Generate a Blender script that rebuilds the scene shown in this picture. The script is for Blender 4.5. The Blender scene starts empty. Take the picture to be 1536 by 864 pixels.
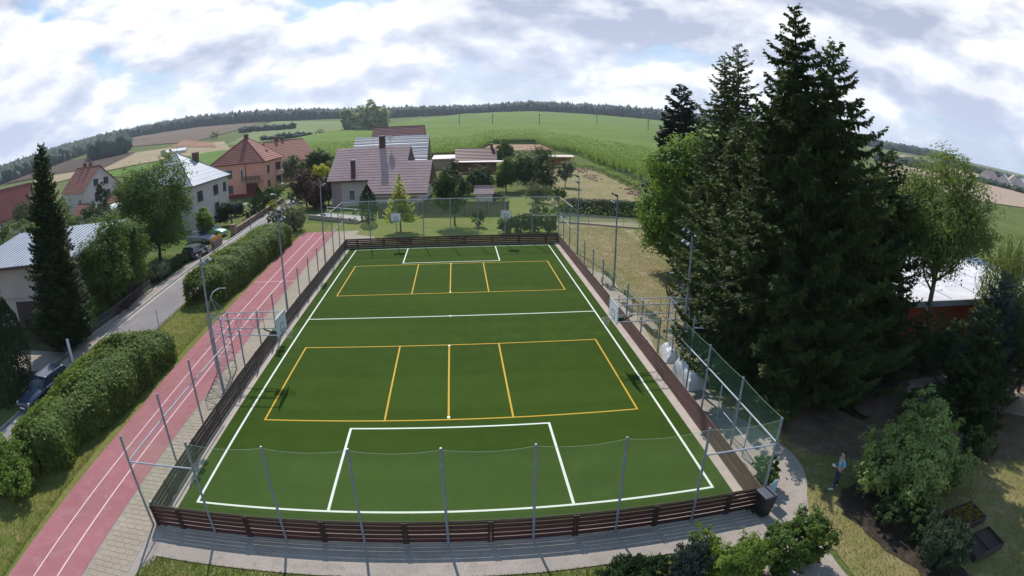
import bpy, bmesh, math, random
import numpy as np
from mathutils import Vector, Matrix
R = math.radians
S = bpy.context.scene
COL = S.collection
PI = math.pi

# ------------------------------------------------------------------ camera
# wide drone lens: fisheye polynomial solved from the court markings
cd = bpy.data.cameras.new('camera'); cam = bpy.data.objects.new('camera', cd); COL.objects.link(cam)
YAW, PITCH, ROLL = 0.0958, 0.2997, -0.0003
CAMP = (0.7166, -37.3031, 13.4749)
f = Vector((math.sin(YAW)*math.cos(PITCH), math.cos(YAW)*math.cos(PITCH), -math.sin(PITCH)))
r0 = Vector((math.cos(YAW), -math.sin(YAW), 0)); u0 = r0.cross(f)
rr = math.cos(ROLL)*r0 + math.sin(ROLL)*u0; uu = -math.sin(ROLL)*r0 + math.cos(ROLL)*u0
M = Matrix((rr, uu, -f)).transposed().to_4x4(); M.translation = Vector(CAMP)
cam.matrix_world = M
cd.type = 'PANO'; cd.sensor_width = 36.0; cd.sensor_fit = 'HORIZONTAL'
cc = cd
cc.panorama_type = 'FISHEYE_LENS_POLYNOMIAL'
cc.fisheye_fov = R(180)
_r = np.linspace(0.001, 0.9, 200); _t = 1.1578*_r + 0.082*_r**3 + 0.0253*_r**5
_A = np.stack([_r, _r**2, _r**3, _r**4], 1); _k = np.linalg.lstsq(_A, _t, rcond=None)[0]
_m = 36.0/1.536
cc.fisheye_polynomial_k0 = 0.0
cc.fisheye_polynomial_k1 = -_k[0]/_m
cc.fisheye_polynomial_k2 = -_k[1]/_m**2
cc.fisheye_polynomial_k3 = -_k[2]/_m**3
cc.fisheye_polynomial_k4 = -_k[3]/_m**4
cd.clip_start = 0.1; cd.clip_end = 20000
S.camera = cam

# ------------------------------------------------------------------ sun, sky, exposure
SUN_EL = 45.0
SUN_AZ = -10.0        # from +Y towards +X
sd = bpy.data.lights.new('sun', 'SUN'); sun = bpy.data.objects.new('sun', sd); COL.objects.link(sun)
sd.energy = 5.0; sd.angle = R(0.53); sd.color = (1.0, 0.955, 0.89)
sv = Vector((math.sin(R(SUN_AZ))*math.cos(R(SUN_EL)), math.cos(R(SUN_AZ))*math.cos(R(SUN_EL)), math.sin(R(SUN_EL))))
sun.rotation_euler = sv.to_track_quat('Z', 'Y').to_euler()
sun.location = (0, 0, 60)
W = bpy.data.worlds.new('World'); S.world = W; W.use_nodes = True
S.view_settings.view_transform = 'Standard'; S.view_settings.look = 'None'
S.view_settings.exposure = 0.18; S.view_settings.gamma = 1.0
S.view_settings.use_curve_mapping = False
S.cycles.max_bounces = 6; S.cycles.diffuse_bounces = 2; S.cycles.glossy_bounces = 2
S.cycles.transmission_bounces = 4; S.cycles.transparent_max_bounces = 24; S.cycles.volume_bounces = 0
S.cycles.caustics_reflective = False; S.cycles.caustics_refractive = False
S.cycles.use_denoising = True
S.cycles.use_adaptive_sampling = True

class NT:
    def __init__(s, tree): s.t = tree; s.n = tree.nodes; s.l = tree.links
    def new(s, typ, **kw):
        n = s.n.new(typ)
        for k, v in kw.items(): setattr(n, k, v)
        return n
    def link(s, a, b): s.l.new(a, b)
    def val(s, sock, v):
        if isinstance(v, bpy.types.NodeSocket): s.l.new(v, sock)
        else: sock.default_value = v
    def math(s, op, a, b=0.0, c=0.0, clamp=False):
        n = s.n.new('ShaderNodeMath'); n.operation = op; n.use_clamp = clamp
        s.val(n.inputs[0], a); s.val(n.inputs[1], b); s.val(n.inputs[2], c)
        return n.outputs[0]
    def vmath(s, op, a, b=(0, 0, 0)):
        n = s.n.new('ShaderNodeVectorMath'); n.operation = op
        s.val(n.inputs[0], a); s.val(n.inputs[1], b)
        return n
    def mix(s, fac, a, b, blend='MIX'):
        n = s.n.new('ShaderNodeMix'); n.data_type = 'RGBA'; n.blend_type = blend
        s.val(n.inputs[0], fac)
        for sock, v in ((n.inputs[6], a), (n.inputs[7], b)):
            if isinstance(v, bpy.types.NodeSocket): s.l.new(v, sock)
            else: sock.default_value = (*v[:3], 1)
        return n.outputs[2]
    def noise(s, vec, scale, detail=4, rough=0.55, dist=0.0, out=0, dims='3D'):
        n = s.n.new('ShaderNodeTexNoise'); n.noise_dimensions = dims
        if vec is not None: s.l.new(vec, n.inputs['Vector'])
        n.inputs['Scale'].default_value = scale; n.inputs['Detail'].default_value = detail
        n.inputs['Roughness'].default_value = rough; n.inputs['Distortion'].default_value = dist
        return n.outputs[out]
    def smooth(s, x, a, b):
        n = s.n.new('ShaderNodeMapRange'); n.interpolation_type = 'SMOOTHSTEP'
        s.val(n.inputs[0], x); s.val(n.inputs[1], a); s.val(n.inputs[2], b)
        return n.outputs[0]

def build_world():
    t = NT(W.node_tree); t.n.clear()
    out = t.new('ShaderNodeOutputWorld'); bg = t.new('ShaderNodeBackground'); bg.inputs[1].default_value = 0.1
    t.link(bg.outputs[0], out.inputs[0])
    sky = t.new('ShaderNodeTexSky'); sky.sky_type = 'NISHITA'; sky.sun_disc = False
    sky.sun_elevation = R(SUN_EL); sky.sun_rotation = R(SUN_AZ)
    sky.air_density = 1.0; sky.dust_density = 0.6; sky.ozone_density = 1.2; sky.altitude = 300
    tc = t.new('ShaderNodeTexCoord'); mp = t.new('ShaderNodeMapping'); mp.vector_type = 'POINT'; mp.inputs['Rotation'].default_value = (0, 0, R(17)); t.link(tc.outputs['Generated'], mp.inputs[0]); d = mp.outputs[0]
    sp = t.new('ShaderNodeSeparateXYZ'); t.link(d, sp.inputs[0])
    z = t.math('MAXIMUM', sp.outputs[2], 0.0)
    iz = t.math('DIVIDE', 1.0, t.math('ADD', z, 0.85))
    cb = t.new('ShaderNodeCombineXYZ')
    t.link(t.math('MULTIPLY', sp.outputs[0], iz), cb.inputs[0]); t.link(t.math('MULTIPLY', sp.outputs[1], iz), cb.inputs[1])
    t.link(t.math('MULTIPLY', z, 1.7), cb.inputs[2])
    p = cb.outputs[0]
    p2 = t.vmath('ADD', p, (0.01, -0.03, 0.055)).outputs[0]
    def dens_at(v): return t.math('ADD', t.math('MULTIPLY', t.noise(v, 1.7, 2, 0.5), 0.4), t.math('MULTIPLY', t.noise(v, 4.0, 9, 0.52, 0.1), 0.6))
    dens = dens_at(p); d2 = dens_at(p2)
    # scattered clouds: seen square on overhead they leave wide gaps, seen at a slant towards the horizon they close up
    thr = t.math('ADD', 0.436, t.math('MULTIPLY', t.smooth(z, 0.26, 0.55), 0.16))
    cover = t.smooth(t.math('SUBTRACT', dens, thr), -0.035, 0.03)
    horiz = t.math('SUBTRACT', 1.0, t.smooth(z, 0.0, 0.26), clamp=True)
    cover = t.math('MAXIMUM', cover, t.math('MULTIPLY', horiz, 0.80), clamp=True)
    lit = t.math('ADD', 0.68, t.math('MULTIPLY', t.math('SUBTRACT', dens, d2), 8.5), clamp=True)
    thick = t.smooth(dens, 0.49, 0.64)
    lit = t.math('SUBTRACT', lit, t.math('MULTIPLY', thick, 0.50), clamp=True)
    cc_ = t.mix(lit, (4.3, 4.8, 6.3), (11.2, 11.3, 11.6))
    haze = t.mix(t.smooth(t.math('SUBTRACT', dens, d2), -0.03, 0.03), (6.0, 6.8, 8.7), (8.6, 8.9, 9.7))
    cc_ = t.mix(t.math('MULTIPLY', horiz, 0.60), cc_, haze)
    skyc = t.mix(0.45, sky.outputs[0], (3.6, 6.4, 10.0))
    fin = t.mix(cover, skyc, cc_)
    below = t.smooth(sp.outputs[2], -0.02, 0.0)
    fin = t.mix(below, (2.2, 2.4, 2.2), fin)
    t.link(fin, bg.inputs[0])
build_world()

# ------------------------------------------------------------------ materials
MATS = {}
def principled(name):
    m = bpy.data.materials.new(name); m.use_nodes = True
    t = NT(m.node_tree); b = m.node_tree.nodes['Principled BSDF']
    return m, t, b
def mat(name, col, col2=None, scale=3.0, rough=0.8, metal=0.0, bump=0.0, bscale=None, spec=0.3, detail=5, aniso=None, coat=0.0):
    """two-tone procedural surface; col2 = second tone, aniso = xyz stretch of the pattern"""
    if name in MATS: return MATS[name]
    m, t, b = principled(name)
    tc = t.new('ShaderNodeTexCoord'); v = tc.outputs['Object']
    if aniso:
        mp = t.new('ShaderNodeMapping'); mp.inputs['Scale'].default_value = aniso; t.link(v, mp.inputs[0]); v = mp.outputs[0]
    if col2 is None: col2 = tuple(c*0.82 for c in col)
    n = t.noise(v, scale, detail, 0.6); n2 = t.noise(v, scale*0.17, 3, 0.5)
    fac = t.smooth(t.math('ADD', t.math('MULTIPLY', n, 0.6), t.math('MULTIPLY', n2, 0.4)), 0.36, 0.64)
    oi = t.new('ShaderNodeObjectInfo')
    c = t.mix(fac, col, col2)
    c = t.mix(t.math('MULTIPLY', oi.outputs['Random'], 0.16), c, tuple(x*0.55 for x in col))
    t.link(c, b.inputs['Base Color'])
    b.inputs['Roughness'].default_value = rough; b.inputs['Metallic'].default_value = metal
    b.inputs['Specular IOR Level'].default_value = spec
    if coat: b.inputs['Coat Weight'].default_value = coat
    if bump:
        bp = t.new('ShaderNodeBump'); bp.inputs['Strength'].default_value = bump; bp.inputs['Distance'].default_value = 0.02
        t.link(t.noise(v, bscale or scale*4, 4, 0.6), bp.inputs['Height']); t.link(bp.outputs[0], b.inputs['Normal'])
    MATS[name] = m; return m
def leafmat(name, a, b_, trans=0.35, tcol=None, rough=0.6, spec=0.12):
    if name in MATS: return MATS[name]
    m = bpy.data.materials.new(name); m.use_nodes = True; t = NT(m.node_tree); t.n.clear()
    out = t.new('ShaderNodeOutputMaterial')
    geo = t.new('ShaderNodeNewGeometry'); tc = t.new('ShaderNodeTexCoord')
    n = t.noise(tc.outputs['Object'], 0.8, 3, 0.6)
    fac = t.math('ADD', t.math('MULTIPLY', geo.outputs['Random Per Island'], 0.55), t.math('MULTIPLY', t.smooth(n, 0.35, 0.65), 0.45))
    c = t.mix(fac, a, b_)
    pr = t.new('ShaderNodeBsdfPrincipled'); pr.inputs['Roughness'].default_value = rough; pr.inputs['Specular IOR Level'].default_value = spec
    t.link(c, pr.inputs['Base Color'])
    tr = t.new('ShaderNodeBsdfTranslucent')
    tcx = tcol or tuple(min(1, x*k) for x, k in zip(b_, (1.5, 1.45, 0.7)))
    t.link(t.mix(0.5, c, tcx), tr.inputs[0])
    mx = t.new('ShaderNodeMixShader'); mx.inputs[0].default_value = trans
    t.link(pr.outputs[0], mx.inputs[1]); t.link(tr.outputs[0], mx.inputs[2]); t.link(mx.outputs[0], out.inputs[0])
    MATS[name] = m; return m

def ground_mat(name, tones, scales=(0.05, 0.5, 6.0), bump=0.4, rough=0.95, stripes=None):
    """soil or turf: three tones mixed by noise at three scales, optional furrow stripes (angle, period, strength)"""
    if name in MATS: return MATS[name]
    m, t, b = principled(name)
    tc = t.new('ShaderNodeTexCoord'); v = tc.outputs['Object']
    a = t.noise(v, scales[0], 4, 0.6); c = t.noise(v, scales[1], 5, 0.65); e = t.noise(v, scales[2], 4, 0.7)
    col = t.mix(t.smooth(a, 0.38, 0.62), tones[0], tones[1])
    col = t.mix(t.smooth(c, 0.45, 0.72), col, tones[2])
    col = t.mix(t.math('MULTIPLY', t.smooth(e, 0.4, 0.75), 0.45), col, tuple(x*0.5 for x in tones[1]))
    if stripes:
        ang, per, st = stripes
        mp = t.new('ShaderNodeMapping'); mp.inputs['Rotation'].default_value = (0, 0, R(ang)); t.link(v, mp.inputs[0])
        w = t.new('ShaderNodeTexWave'); w.inputs['Scale'].default_value = 1.0/per*0.314*1.0; w.inputs['Distortion'].default_value = 0.6
        w.inputs['Detail'].default_value = 2; w.inputs['Detail Scale'].default_value = 0.3; t.link(mp.outputs[0], w.inputs[0])
        col = t.mix(t.math('MULTIPLY', w.outputs['Fac'], st), col, tuple(x*0.45 for x in tones[0]))
    if name == 'artificial_turf_fibres':     # rolls four metres wide with visible joints, pile lying this way and that, worn mouths
        sp_ = t.new('ShaderNodeSeparateXYZ'); t.link(v, sp_.inputs[0])
        q = t.math('MODULO', t.math('ADD', sp_.outputs[1], 101.3), 4.0); seam = t.math('LESS_THAN', q, 0.05)
        roll = t.math('MODULO', t.math('FLOOR', t.math('DIVIDE', t.math('ADD', sp_.outputs[1], 101.3), 4.0)), 2.0)
        col = t.mix(t.math('MULTIPLY', roll, 0.22), col, tuple(x*0.62 for x in tones[0]))
        col = t.mix(t.math('MULTIPLY', seam, 0.30), col, tuple(x*0.35 for x in tones[0]))
        wear = t.smooth(t.noise(v, 0.35, 6, 0.7), 0.60, 0.80)
        col = t.mix(t.math('MULTIPLY', wear, 0.28), col, (0.085, 0.10, 0.035))
        gr = t.noise(v, 9.0, 6, 0.8); col = t.mix(t.math('MULTIPLY', t.smooth(gr, 0.55, 0.8), 0.4), col, (0.06, 0.095, 0.02))
    if name == 'red_tartan_track':
        mp = t.new('ShaderNodeMapping'); mp.inputs['Scale'].default_value = (1.6, 0.12, 1); t.link(v, mp.inputs[0])
        st_ = t.smooth(t.noise(mp.outputs[0], 1.3, 6, 0.7), 0.5, 0.72); col = t.mix(t.math('MULTIPLY', st_, 0.38), col, (0.24, 0.14, 0.13))
        st2 = t.smooth(t.noise(v, 0.9, 7, 0.75), 0.58, 0.7); col = t.mix(t.math('MULTIPLY', st2, 0.3), col, (0.40, 0.25, 0.25))
    t.link(col, b.inputs['Base Color']); b.inputs['Roughness'].default_value = rough; b.inputs['Specular IOR Level'].default_value = 0.02
    if bump:
        bp = t.new('ShaderNodeBump'); bp.inputs['Strength'].default_value = bump; bp.inputs['Distance'].default_value = 0.04
        t.link(e, bp.inputs['Height']); t.link(bp.outputs[0], b.inputs['Normal'])
    MATS[name] = m; return m

steel = mat('galvanised_steel', (0.28, 0.31, 0.37), (0.20, 0.23, 0.28), 5, 0.5, 0.3, spec=0.5)
steel_light = mat('bright_galvanised_steel', (0.40, 0.42, 0.47), (0.33, 0.35, 0.40), 5, 0.7, 0.0, spec=0.3)
plank_dark = mat('dark_brown_plank', (0.085, 0.038, 0.034), (0.055, 0.026, 0.024), 6, 0.75, aniso=(0.3, 0.3, 6), bump=0.25)
plank_red = mat('faded_red_brown_plank', (0.16, 0.085, 0.07), (0.10, 0.055, 0.05), 6, 0.8, aniso=(0.3, 0.3, 6), bump=0.25)
plank_grey = mat('weathered_brown_plank', (0.12, 0.085, 0.07), (0.07, 0.05, 0.045), 6, 0.8, aniso=(0.3, 0.3, 6), bump=0.25)
concrete = mat('concrete', (0.34, 0.32, 0.30), (0.26, 0.245, 0.23), 2.5, 0.9, bump=0.3)
kerb_m = mat('sandstone_coloured_kerb', (0.40, 0.34, 0.29), (0.33, 0.28, 0.24), 2.5, 0.9, bump=0.2)
white_p = mat('white_paint', (0.74, 0.75, 0.74), (0.66, 0.67, 0.66), 2, 0.6)
black_p = mat('black_plastic', (0.018, 0.019, 0.022), (0.03, 0.03, 0.035), 3, 0.45)
bark = mat('tree_bark', (0.09, 0.07, 0.055), (0.05, 0.04, 0.033), 8, 0.9, bump=0.6, aniso=(1, 1, 0.25))
bark_grey = mat('grey_tree_bark', (0.16, 0.14, 0.12), (0.09, 0.08, 0.07), 8, 0.9, bump=0.6, aniso=(1, 1, 0.25))
glass_m = mat('dark_window_glass', (0.035, 0.045, 0.055), (0.06, 0.075, 0.09), 0.8, 0.08, spec=0.8)

# ------------------------------------------------------------------ mesh helpers
def tag(o, label=None, cat=None, group=None, kind=None):
    if label: o['label'] = label
    if cat: o['category'] = cat
    if group: o['group'] = group
    if kind: o['kind'] = kind
    return o
def empty(name, loc=(0, 0, 0), rz=0, label=None, cat=None, group=None, kind=None):
    o = bpy.data.objects.new(name, None); COL.objects.link(o); o.location = loc; o.rotation_euler = (0, 0, rz)
    o.empty_display_size = 0.3
    return tag(o, label, cat, group, kind)
def link(name, mesh, m=None, parent=None, loc=None, rot=None, smooth=False):
    if m is not None and not mesh.materials: mesh.materials.append(m)
    o = bpy.data.objects.new(name, mesh); COL.objects.link(o)
    if parent: o.parent = parent
    if loc is not None: o.location = loc
    if rot is not None: o.rotation_euler = rot
    if smooth:
        mesh.polygons.foreach_set('use_smooth', np.ones(len(mesh.polygons), bool))
    return o
class MB:
    def __init__(s): s.v = []; s.f = []
    def add(s, vs, fs):
        k = len(s.v); s.v += [tuple(v) for v in vs]; s.f += [tuple(i+k for i in f) for f in fs]; return s
    def box(s, c, d, rz=0.0, taper=1.0):
        x, y, z = d[0]/2, d[1]/2, d[2]/2; vs = []
        for sz in (-1, 1):
            k = 1 if sz < 0 else taper
            for sx, sy in ((-1, -1), (1, -1), (1, 1), (-1, 1)):
                a, b = sx*x*k, sy*y*k
                vs.append((c[0]+a*math.cos(rz)-b*math.sin(rz), c[1]+a*math.sin(rz)+b*math.cos(rz), c[2]+sz*z))
        return s.add(vs, [(3, 2, 1, 0), (4, 5, 6, 7), (0, 1, 5, 4), (1, 2, 6, 5), (2, 3, 7, 6), (3, 0, 4, 7)])
    def tube(s, a, b, r, r2=None, n=8, caps=True):
        a = Vector(a); b = Vector(b); r2 = r if r2 is None else r2
        d = (b-a).normalized(); q = d.to_track_quat('Z', 'Y'); vs = []
        for p, rad in ((a, r), (b, r2)):
            for i in range(n):
                t = 2*PI*i/n; vs.append(p + q @ Vector((rad*math.cos(t), rad*math.sin(t), 0)))
        fs = [(i, (i+1) % n, n+(i+1) % n, n+i) for i in range(n)]
        if caps: fs += [tuple(range(n-1, -1, -1)), tuple(range(n, 2*n))]
        return s.add(vs, fs)
    def path(s, pts, rads, n=8):
        for i in range(len(pts)-1): s.tube(pts[i], pts[i+1], rads[i], rads[i+1], n)
        return s
    def ring(s, c, rad, r, n=16, m=5, axis='Z'):
        vs = []; fs = []
        for i in range(n):
            a = 2*PI*i/n
            for j in range(m):
                b = 2*PI*j/m; q = rad + r*math.cos(b); w = r*math.sin(b)
                if axis == 'Z': vs.append((c[0]+q*math.cos(a), c[1]+q*math.sin(a), c[2]+w))
                elif axis == 'Y': vs.append((c[0]+q*math.cos(a), c[1]+w, c[2]+q*math.sin(a)))
                else: vs.append((c[0]+w, c[1]+q*math.cos(a), c[2]+q*math.sin(a)))
        for i in range(n):
            for j in range(m):
                fs.append((i*m+j, ((i+1) % n)*m+j, ((i+1) % n)*m+(j+1) % m, i*m+(j+1) % m))
        return s.add(vs, fs)
    def prism(s, poly, z0, z1):
        n = len(poly); vs = [(x, y, z0) for x, y in poly]+[(x, y, z1) for x, y in poly]
        return s.add(vs, [tuple(range(n-1, -1, -1)), tuple(range(n, 2*n))]+[(i, (i+1) % n, n+(i+1) % n, n+i) for i in range(n)])
    def loft(s, secs, cap=True):
        n = len(secs[0]); k = 0; vs = [p for q in secs for p in q]; fs = []
        for a in range(len(secs)-1):
            for i in range(n): fs.append((a*n+i, a*n+(i+1) % n, (a+1)*n+(i+1) % n, (a+1)*n+i))
        if cap: fs += [tuple(range(n-1, -1, -1)), tuple(range((len(secs)-1)*n, len(secs)*n))]
        return s.add(vs, fs)
    def mesh(s, name='mesh'):
        me = bpy.data.meshes.new(name); me.from_pydata([tuple(v) for v in s.v], [], s.f); me.update(); return me
    def build(s, name, m, parent=None, loc=None, rot=None, bevel=0.0, smooth=False):
        me = s.mesh(name)
        bm = bmesh.new(); bm.from_mesh(me); bmesh.ops.recalc_face_normals(bm, faces=bm.faces)
        if bevel: bmesh.ops.bevel(bm, geom=list(bm.edges), offset=bevel, segments=1, affect='EDGES', clamp_overlap=True)
        bm.to_mesh(me); bm.free()
        return link(name, me, m, parent, loc, rot, smooth)
def sheet(name, poly, z, m, kind='structure', parent=None):
    me = bpy.data.meshes.new(name); me.from_pydata([(x, y, z) for x, y in poly], [], [tuple(range(len(poly)))]); me.update()
    o = link(name, me, m, parent)
    if kind: o['kind'] = kind
    return o
def organic(poly, amp=0.12, k=9, seed=1):
    """closed spline through the corners with a slightly ragged edge"""
    rg_ = random.Random(seed); n = len(poly); out = []
    for i in range(n):
        p0, p1, p2, p3 = [poly[(i+j) % n] for j in (-1, 0, 1, 2)]
        L = math.hypot(p2[0]-p1[0], p2[1]-p1[1]); kk_ = max(2, min(60, int(L/0.5)))
        for q in range(kk_):
            t = q/kk_; e = []
            for c in (0, 1):
                a, b, d, f_ = p0[c], p1[c], p2[c], p3[c]; m1 = (d-a)*0.25; m2 = (f_-b)*0.25
                h00 = 2*t**3-3*t**2+1; h10 = t**3-2*t**2+t; h01 = -2*t**3+3*t**2; h11 = t**3-t**2
                e.append(h00*b+h10*m1+h01*d+h11*m2+rg_.uniform(-amp, amp))
            out.append(tuple(e))
    return out
def inside(poly, X, Y):
    r_ = np.zeros(len(X), bool); n = len(poly)
    for i in range(n):
        x1, y1 = poly[i]; x2, y2 = poly[(i+1) % n]
        c = ((y1 > Y) != (y2 > Y)) & (X < (x2-x1)*(Y-y1)/((y2-y1) or 1e-9)+x1); r_ ^= c
    return r_
def quads_mesh(name, V, m, parent=None, loc=None):
    """V: (n,4,3) array of separate quads"""
    n = len(V); me = bpy.data.meshes.new(name)
    me.vertices.add(n*4); me.vertices.foreach_set('co', V.reshape(-1).astype(np.float32))
    me.loops.add(n*4); me.loops.foreach_set('vertex_index', np.arange(n*4, dtype=np.int32))
    me.polygons.add(n); me.polygons.foreach_set('loop_start', np.arange(0, n*4, 4, dtype=np.int32))
    me.polygons.foreach_set('loop_total', np.full(n, 4, dtype=np.int32))
    me.update(calc_edges=True)
    return link(name, me, m, parent, loc)

# ------------------------------------------------------------------ terrain
AZ = [-180,-90,-60,-47,-40,-34,-25.7,-19,-12,-7,1,7.6,14,20,30,43,58,90,180]
EB = [-1.2,-1.0,-.6,-.1,.5,.85,.9,.64,.4,.12,.2,.42,.18,-.1,-.35,-.5,-.5,-1.,-1.2]
CX, CY, CZ = CAMP
def terr(x, y):
    x = np.asarray(x, float); y = np.asarray(y, float)
    dx = x-CX; dy = y-CY; d = np.hypot(dx, dy); az = np.degrees(np.arctan2(dx, dy))
    Z = CZ+1000*np.tan(np.radians(np.interp(az, AZ, EB)))
    t = np.clip((d-230)/770, 0, None); s = np.where(t < 1, t**1.35, 1+1.0*(t-1))
    return Z*np.minimum(s, 1.25)
def pol(az, d): return CX+d*np.sin(np.radians(az)), CY+d*np.cos(np.radians(az))
def grid_mesh(name, X, Y, Z, m, close=False):
    a, b = X.shape; V = np.stack([X, Y, Z], -1).reshape(-1, 3); F = []
    for i in range(a-1):
        for j in range(b-1): F.append((i*b+j, i*b+j+1, (i+1)*b+j+1, (i+1)*b+j))
    me = bpy.data.meshes.new(name); me.from_pydata(V.tolist(), [], F); me.update()
    bm = bmesh.new(); bm.from_mesh(me); bmesh.ops.recalc_face_normals(bm, faces=bm.faces)
    if sum(f_.normal.z for f_ in bm.faces) < 0: bmesh.ops.reverse_faces(bm, faces=bm.faces)
    bm.to_mesh(me); bm.free()
    return link(name, me, m, smooth=True)
meadow = ground_mat('meadow_grass', [(0.105, 0.125, 0.04), (0.075, 0.11, 0.03), (0.15, 0.14, 0.065)], (0.03, 0.35, 5.0))
az = np.concatenate([np.arange(-180, -75, 5), np.arange(-75, 75, 0.6), np.arange(75, 180.1, 5)])
ds = np.concatenate([[0.5, 10, 40, 90, 150], 200*1.035**np.arange(0, 62), [2500, 4000, 7000]])
A_, D_ = np.meshgrid(az, ds, indexing='ij'); X_, Y_ = pol(A_, D_)
tag(grid_mesh('ground', X_, Y_, terr(X_, Y_)-0.03, meadow), kind='structure')
def drape(name, quad, m, off=0.0005, n=26, kind='structure'):
    """field sheet laid over the terrain between four corners"""
    q = np.array(quad, float); s = np.linspace(0, 1, n)
    U, V = np.meshgrid(s, s, indexing='ij')
    P = (1-U)[..., None]*(1-V)[..., None]*q[0]+U[..., None]*(1-V)[..., None]*q[1]+U[..., None]*V[..., None]*q[2]+(1-U)[..., None]*V[..., None]*q[3]
    d = np.hypot(P[..., 0]-CX, P[..., 1]-CY)
    o = grid_mesh(name, P[..., 0], P[..., 1], terr(P[..., 0], P[..., 1])+0.02+off*d, m); o['kind'] = kind; return o
tan = ground_mat('pale_stubble_field', [(0.30, 0.24, 0.15), (0.25, 0.20, 0.13), (0.34, 0.28, 0.18)], (0.02, 0.2, 2.0), bump=0.1)
brown = ground_mat('ploughed_brown_soil', [(0.16, 0.115, 0.085), (0.13, 0.10, 0.08), (0.19, 0.14, 0.10)], (0.01, 0.1, 1.0), bump=0.1, stripes=(30, 8, 0.25))
orange = ground_mat('bare_orange_soil', [(0.30, 0.17, 0.11), (0.22, 0.14, 0.09), (0.34, 0.22, 0.15)], (0.02, 0.2, 2.0), bump=0.1, stripes=(60, 14, 0.3))
pale_green = ground_mat('pale_green_field', [(0.17, 0.20, 0.085), (0.14, 0.18, 0.07), (0.21, 0.22, 0.11)], (0.01, 0.1, 1.0), bump=0.1, stripes=(40, 22, 0.16))
fresh = ground_mat('fresh_green_field', [(0.10, 0.165, 0.035), (0.085, 0.15, 0.03), (0.13, 0.18, 0.05)], (0.02, 0.2, 2.0), bump=0.2)
cornm = ground_mat('corn_crop', [(0.125, 0.185, 0.042), (0.10, 0.155, 0.034), (0.15, 0.20, 0.06)], (0.012, 0.09, 1.3), bump=0.8, stripes=(-12, 1.2, 0.12))
drape('stubble_field', [(-235, 210), (-390, 370), (-193, 412), (-140, 300)], tan, 0.001)
drape('ploughed_field', [(-366, 520), (-644, 936), (-330, 960), (-240, 455)], brown, 0.001)
drape('dark_ploughed_field', [(-400, 330), (-440, 480), (-275, 395), (-222, 270)], ground_mat('dark_ploughed_soil', [(0.09, 0.062, 0.05), (0.075, 0.055, 0.047), (0.11, 0.08, 0.06)], (0.01, 0.1, 1), 0.1), 0.0016)
drape('bare_soil_field', [(-243, 404), (-276, 494), (-199, 402), (-166, 335)], orange, 0.0018)
drape('bare_soil_field', [pol(0.8, 218), pol(1.2, 262), pol(9.0, 262), pol(9.6, 222)], ground_mat('reddish_garden_soil', [(0.30, 0.19, 0.13), (0.22, 0.17, 0.10), (0.34, 0.25, 0.17)], (0.05, 0.3, 3.0)), 0.001)
drape('green_strip_field', [(-193, 222), (-148, 302), (-66, 238), (-110, 150)], fresh, 0.001)
drape('distant_pale_field', [(-165, 345), (-320, 930), (-150, 760), (-90, 400)], pale_green, 0.0006)
drape('stubble_field', [(375, 389), (600, 560), (590, 300), (330, 180)], tan, 0.001)
drape('bare_soil_field', [(130, 92), (310, 300), (560, 320), (270, 92)], mat('tan_soil', (0.33, 0.24, 0.17), (0.27, 0.20, 0.145), 0.3, 0.95), 0.001)

# ------------------------------------------------------------------ the pitch and its surroundings
turf = ground_mat('artificial_turf_fibres', [(0.040, 0.072, 0.011), (0.035, 0.064, 0.010), (0.046, 0.080, 0.013)], (0.12, 0.9, 60.0), bump=0.5, rough=0.9, stripes=(90, 2.05, 0.1))
XL, XR, YN, YF = -11.31, 11.34, -22.68, 21.98
sheet('artificial_turf', [(XL+0.5, YN+0.45), (XR-0.48, YN+0.45), (XR-0.48, YF-0.12), (XL+0.5, YF-0.12)], 0.012, turf)
linew = mat('white_line_fibres', (0.60, 0.64, 0.55), (0.54, 0.58, 0.5), 20, 0.85)
liney = mat('yellow_line_fibres', (0.50, 0.30, 0.018), (0.43, 0.255, 0.016), 20, 0.85)
def line(x0, y0, x1, y1, w, m, z, name):
    L = math.hypot(x1-x0, y1-y0); nx, ny = -(y1-y0)/L*w/2, (x1-x0)/L*w/2
    sheet(name, [(x0+nx, y0+ny), (x0-nx, y0-ny), (x1-nx, y1-ny), (x1+nx, y1+ny)], z, m)
wl, wr, hl = -10.08, 10.17, 20.96; zw = 0.016; w_ = 0.11; h_ = w_/2
for y in (-hl, hl): line(wl-h_, y, wr+h_, y, w_, linew, zw, 'white_line')
for x in (wl, wr): line(x, -hl+h_, x, -h_, w_, linew, zw, 'white_line'); line(x, h_, x, hl-h_, w_, linew, zw, 'white_line')
line(wl-h_, 0, wr+h_, 0, w_, linew, zw, 'white_line')
for s in (-1, 1):
    for x in (-4.51, 4.57): line(x, s*(hl-h_), x, s*(14.86+h_), w_, linew, zw, 'white_line')
    line(-4.51-h_, s*14.86, 4.57+h_, s*14.86, w_, linew, zw, 'white_line')
for y0 in (-14.155, 5.254):
    a = 0.09; hh = a/2
    for y in (y0, y0+9): line(-9-hh, y, 9+hh, y, a, liney, zw, 'yellow_line')
    for x in (-9, -3, 0, 3, 9): line(x, y0+hh, x, y0+9-hh, a, liney, zw, 'yellow_line')
    for y in (y0+0.22, y0+9-0.1): sheet('net_post_socket_cover', [(-0.07, y-0.07), (0.07, y-0.07), (0.07, y+0.07), (-0.07, y+0.07)], 0.021, white_p)
sheet('centre_mark', [(-0.09+0.04, -0.09), (0.13, -0.09), (0.13, 0.09), (-0.05, 0.09)], 0.020, white_p)
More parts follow.
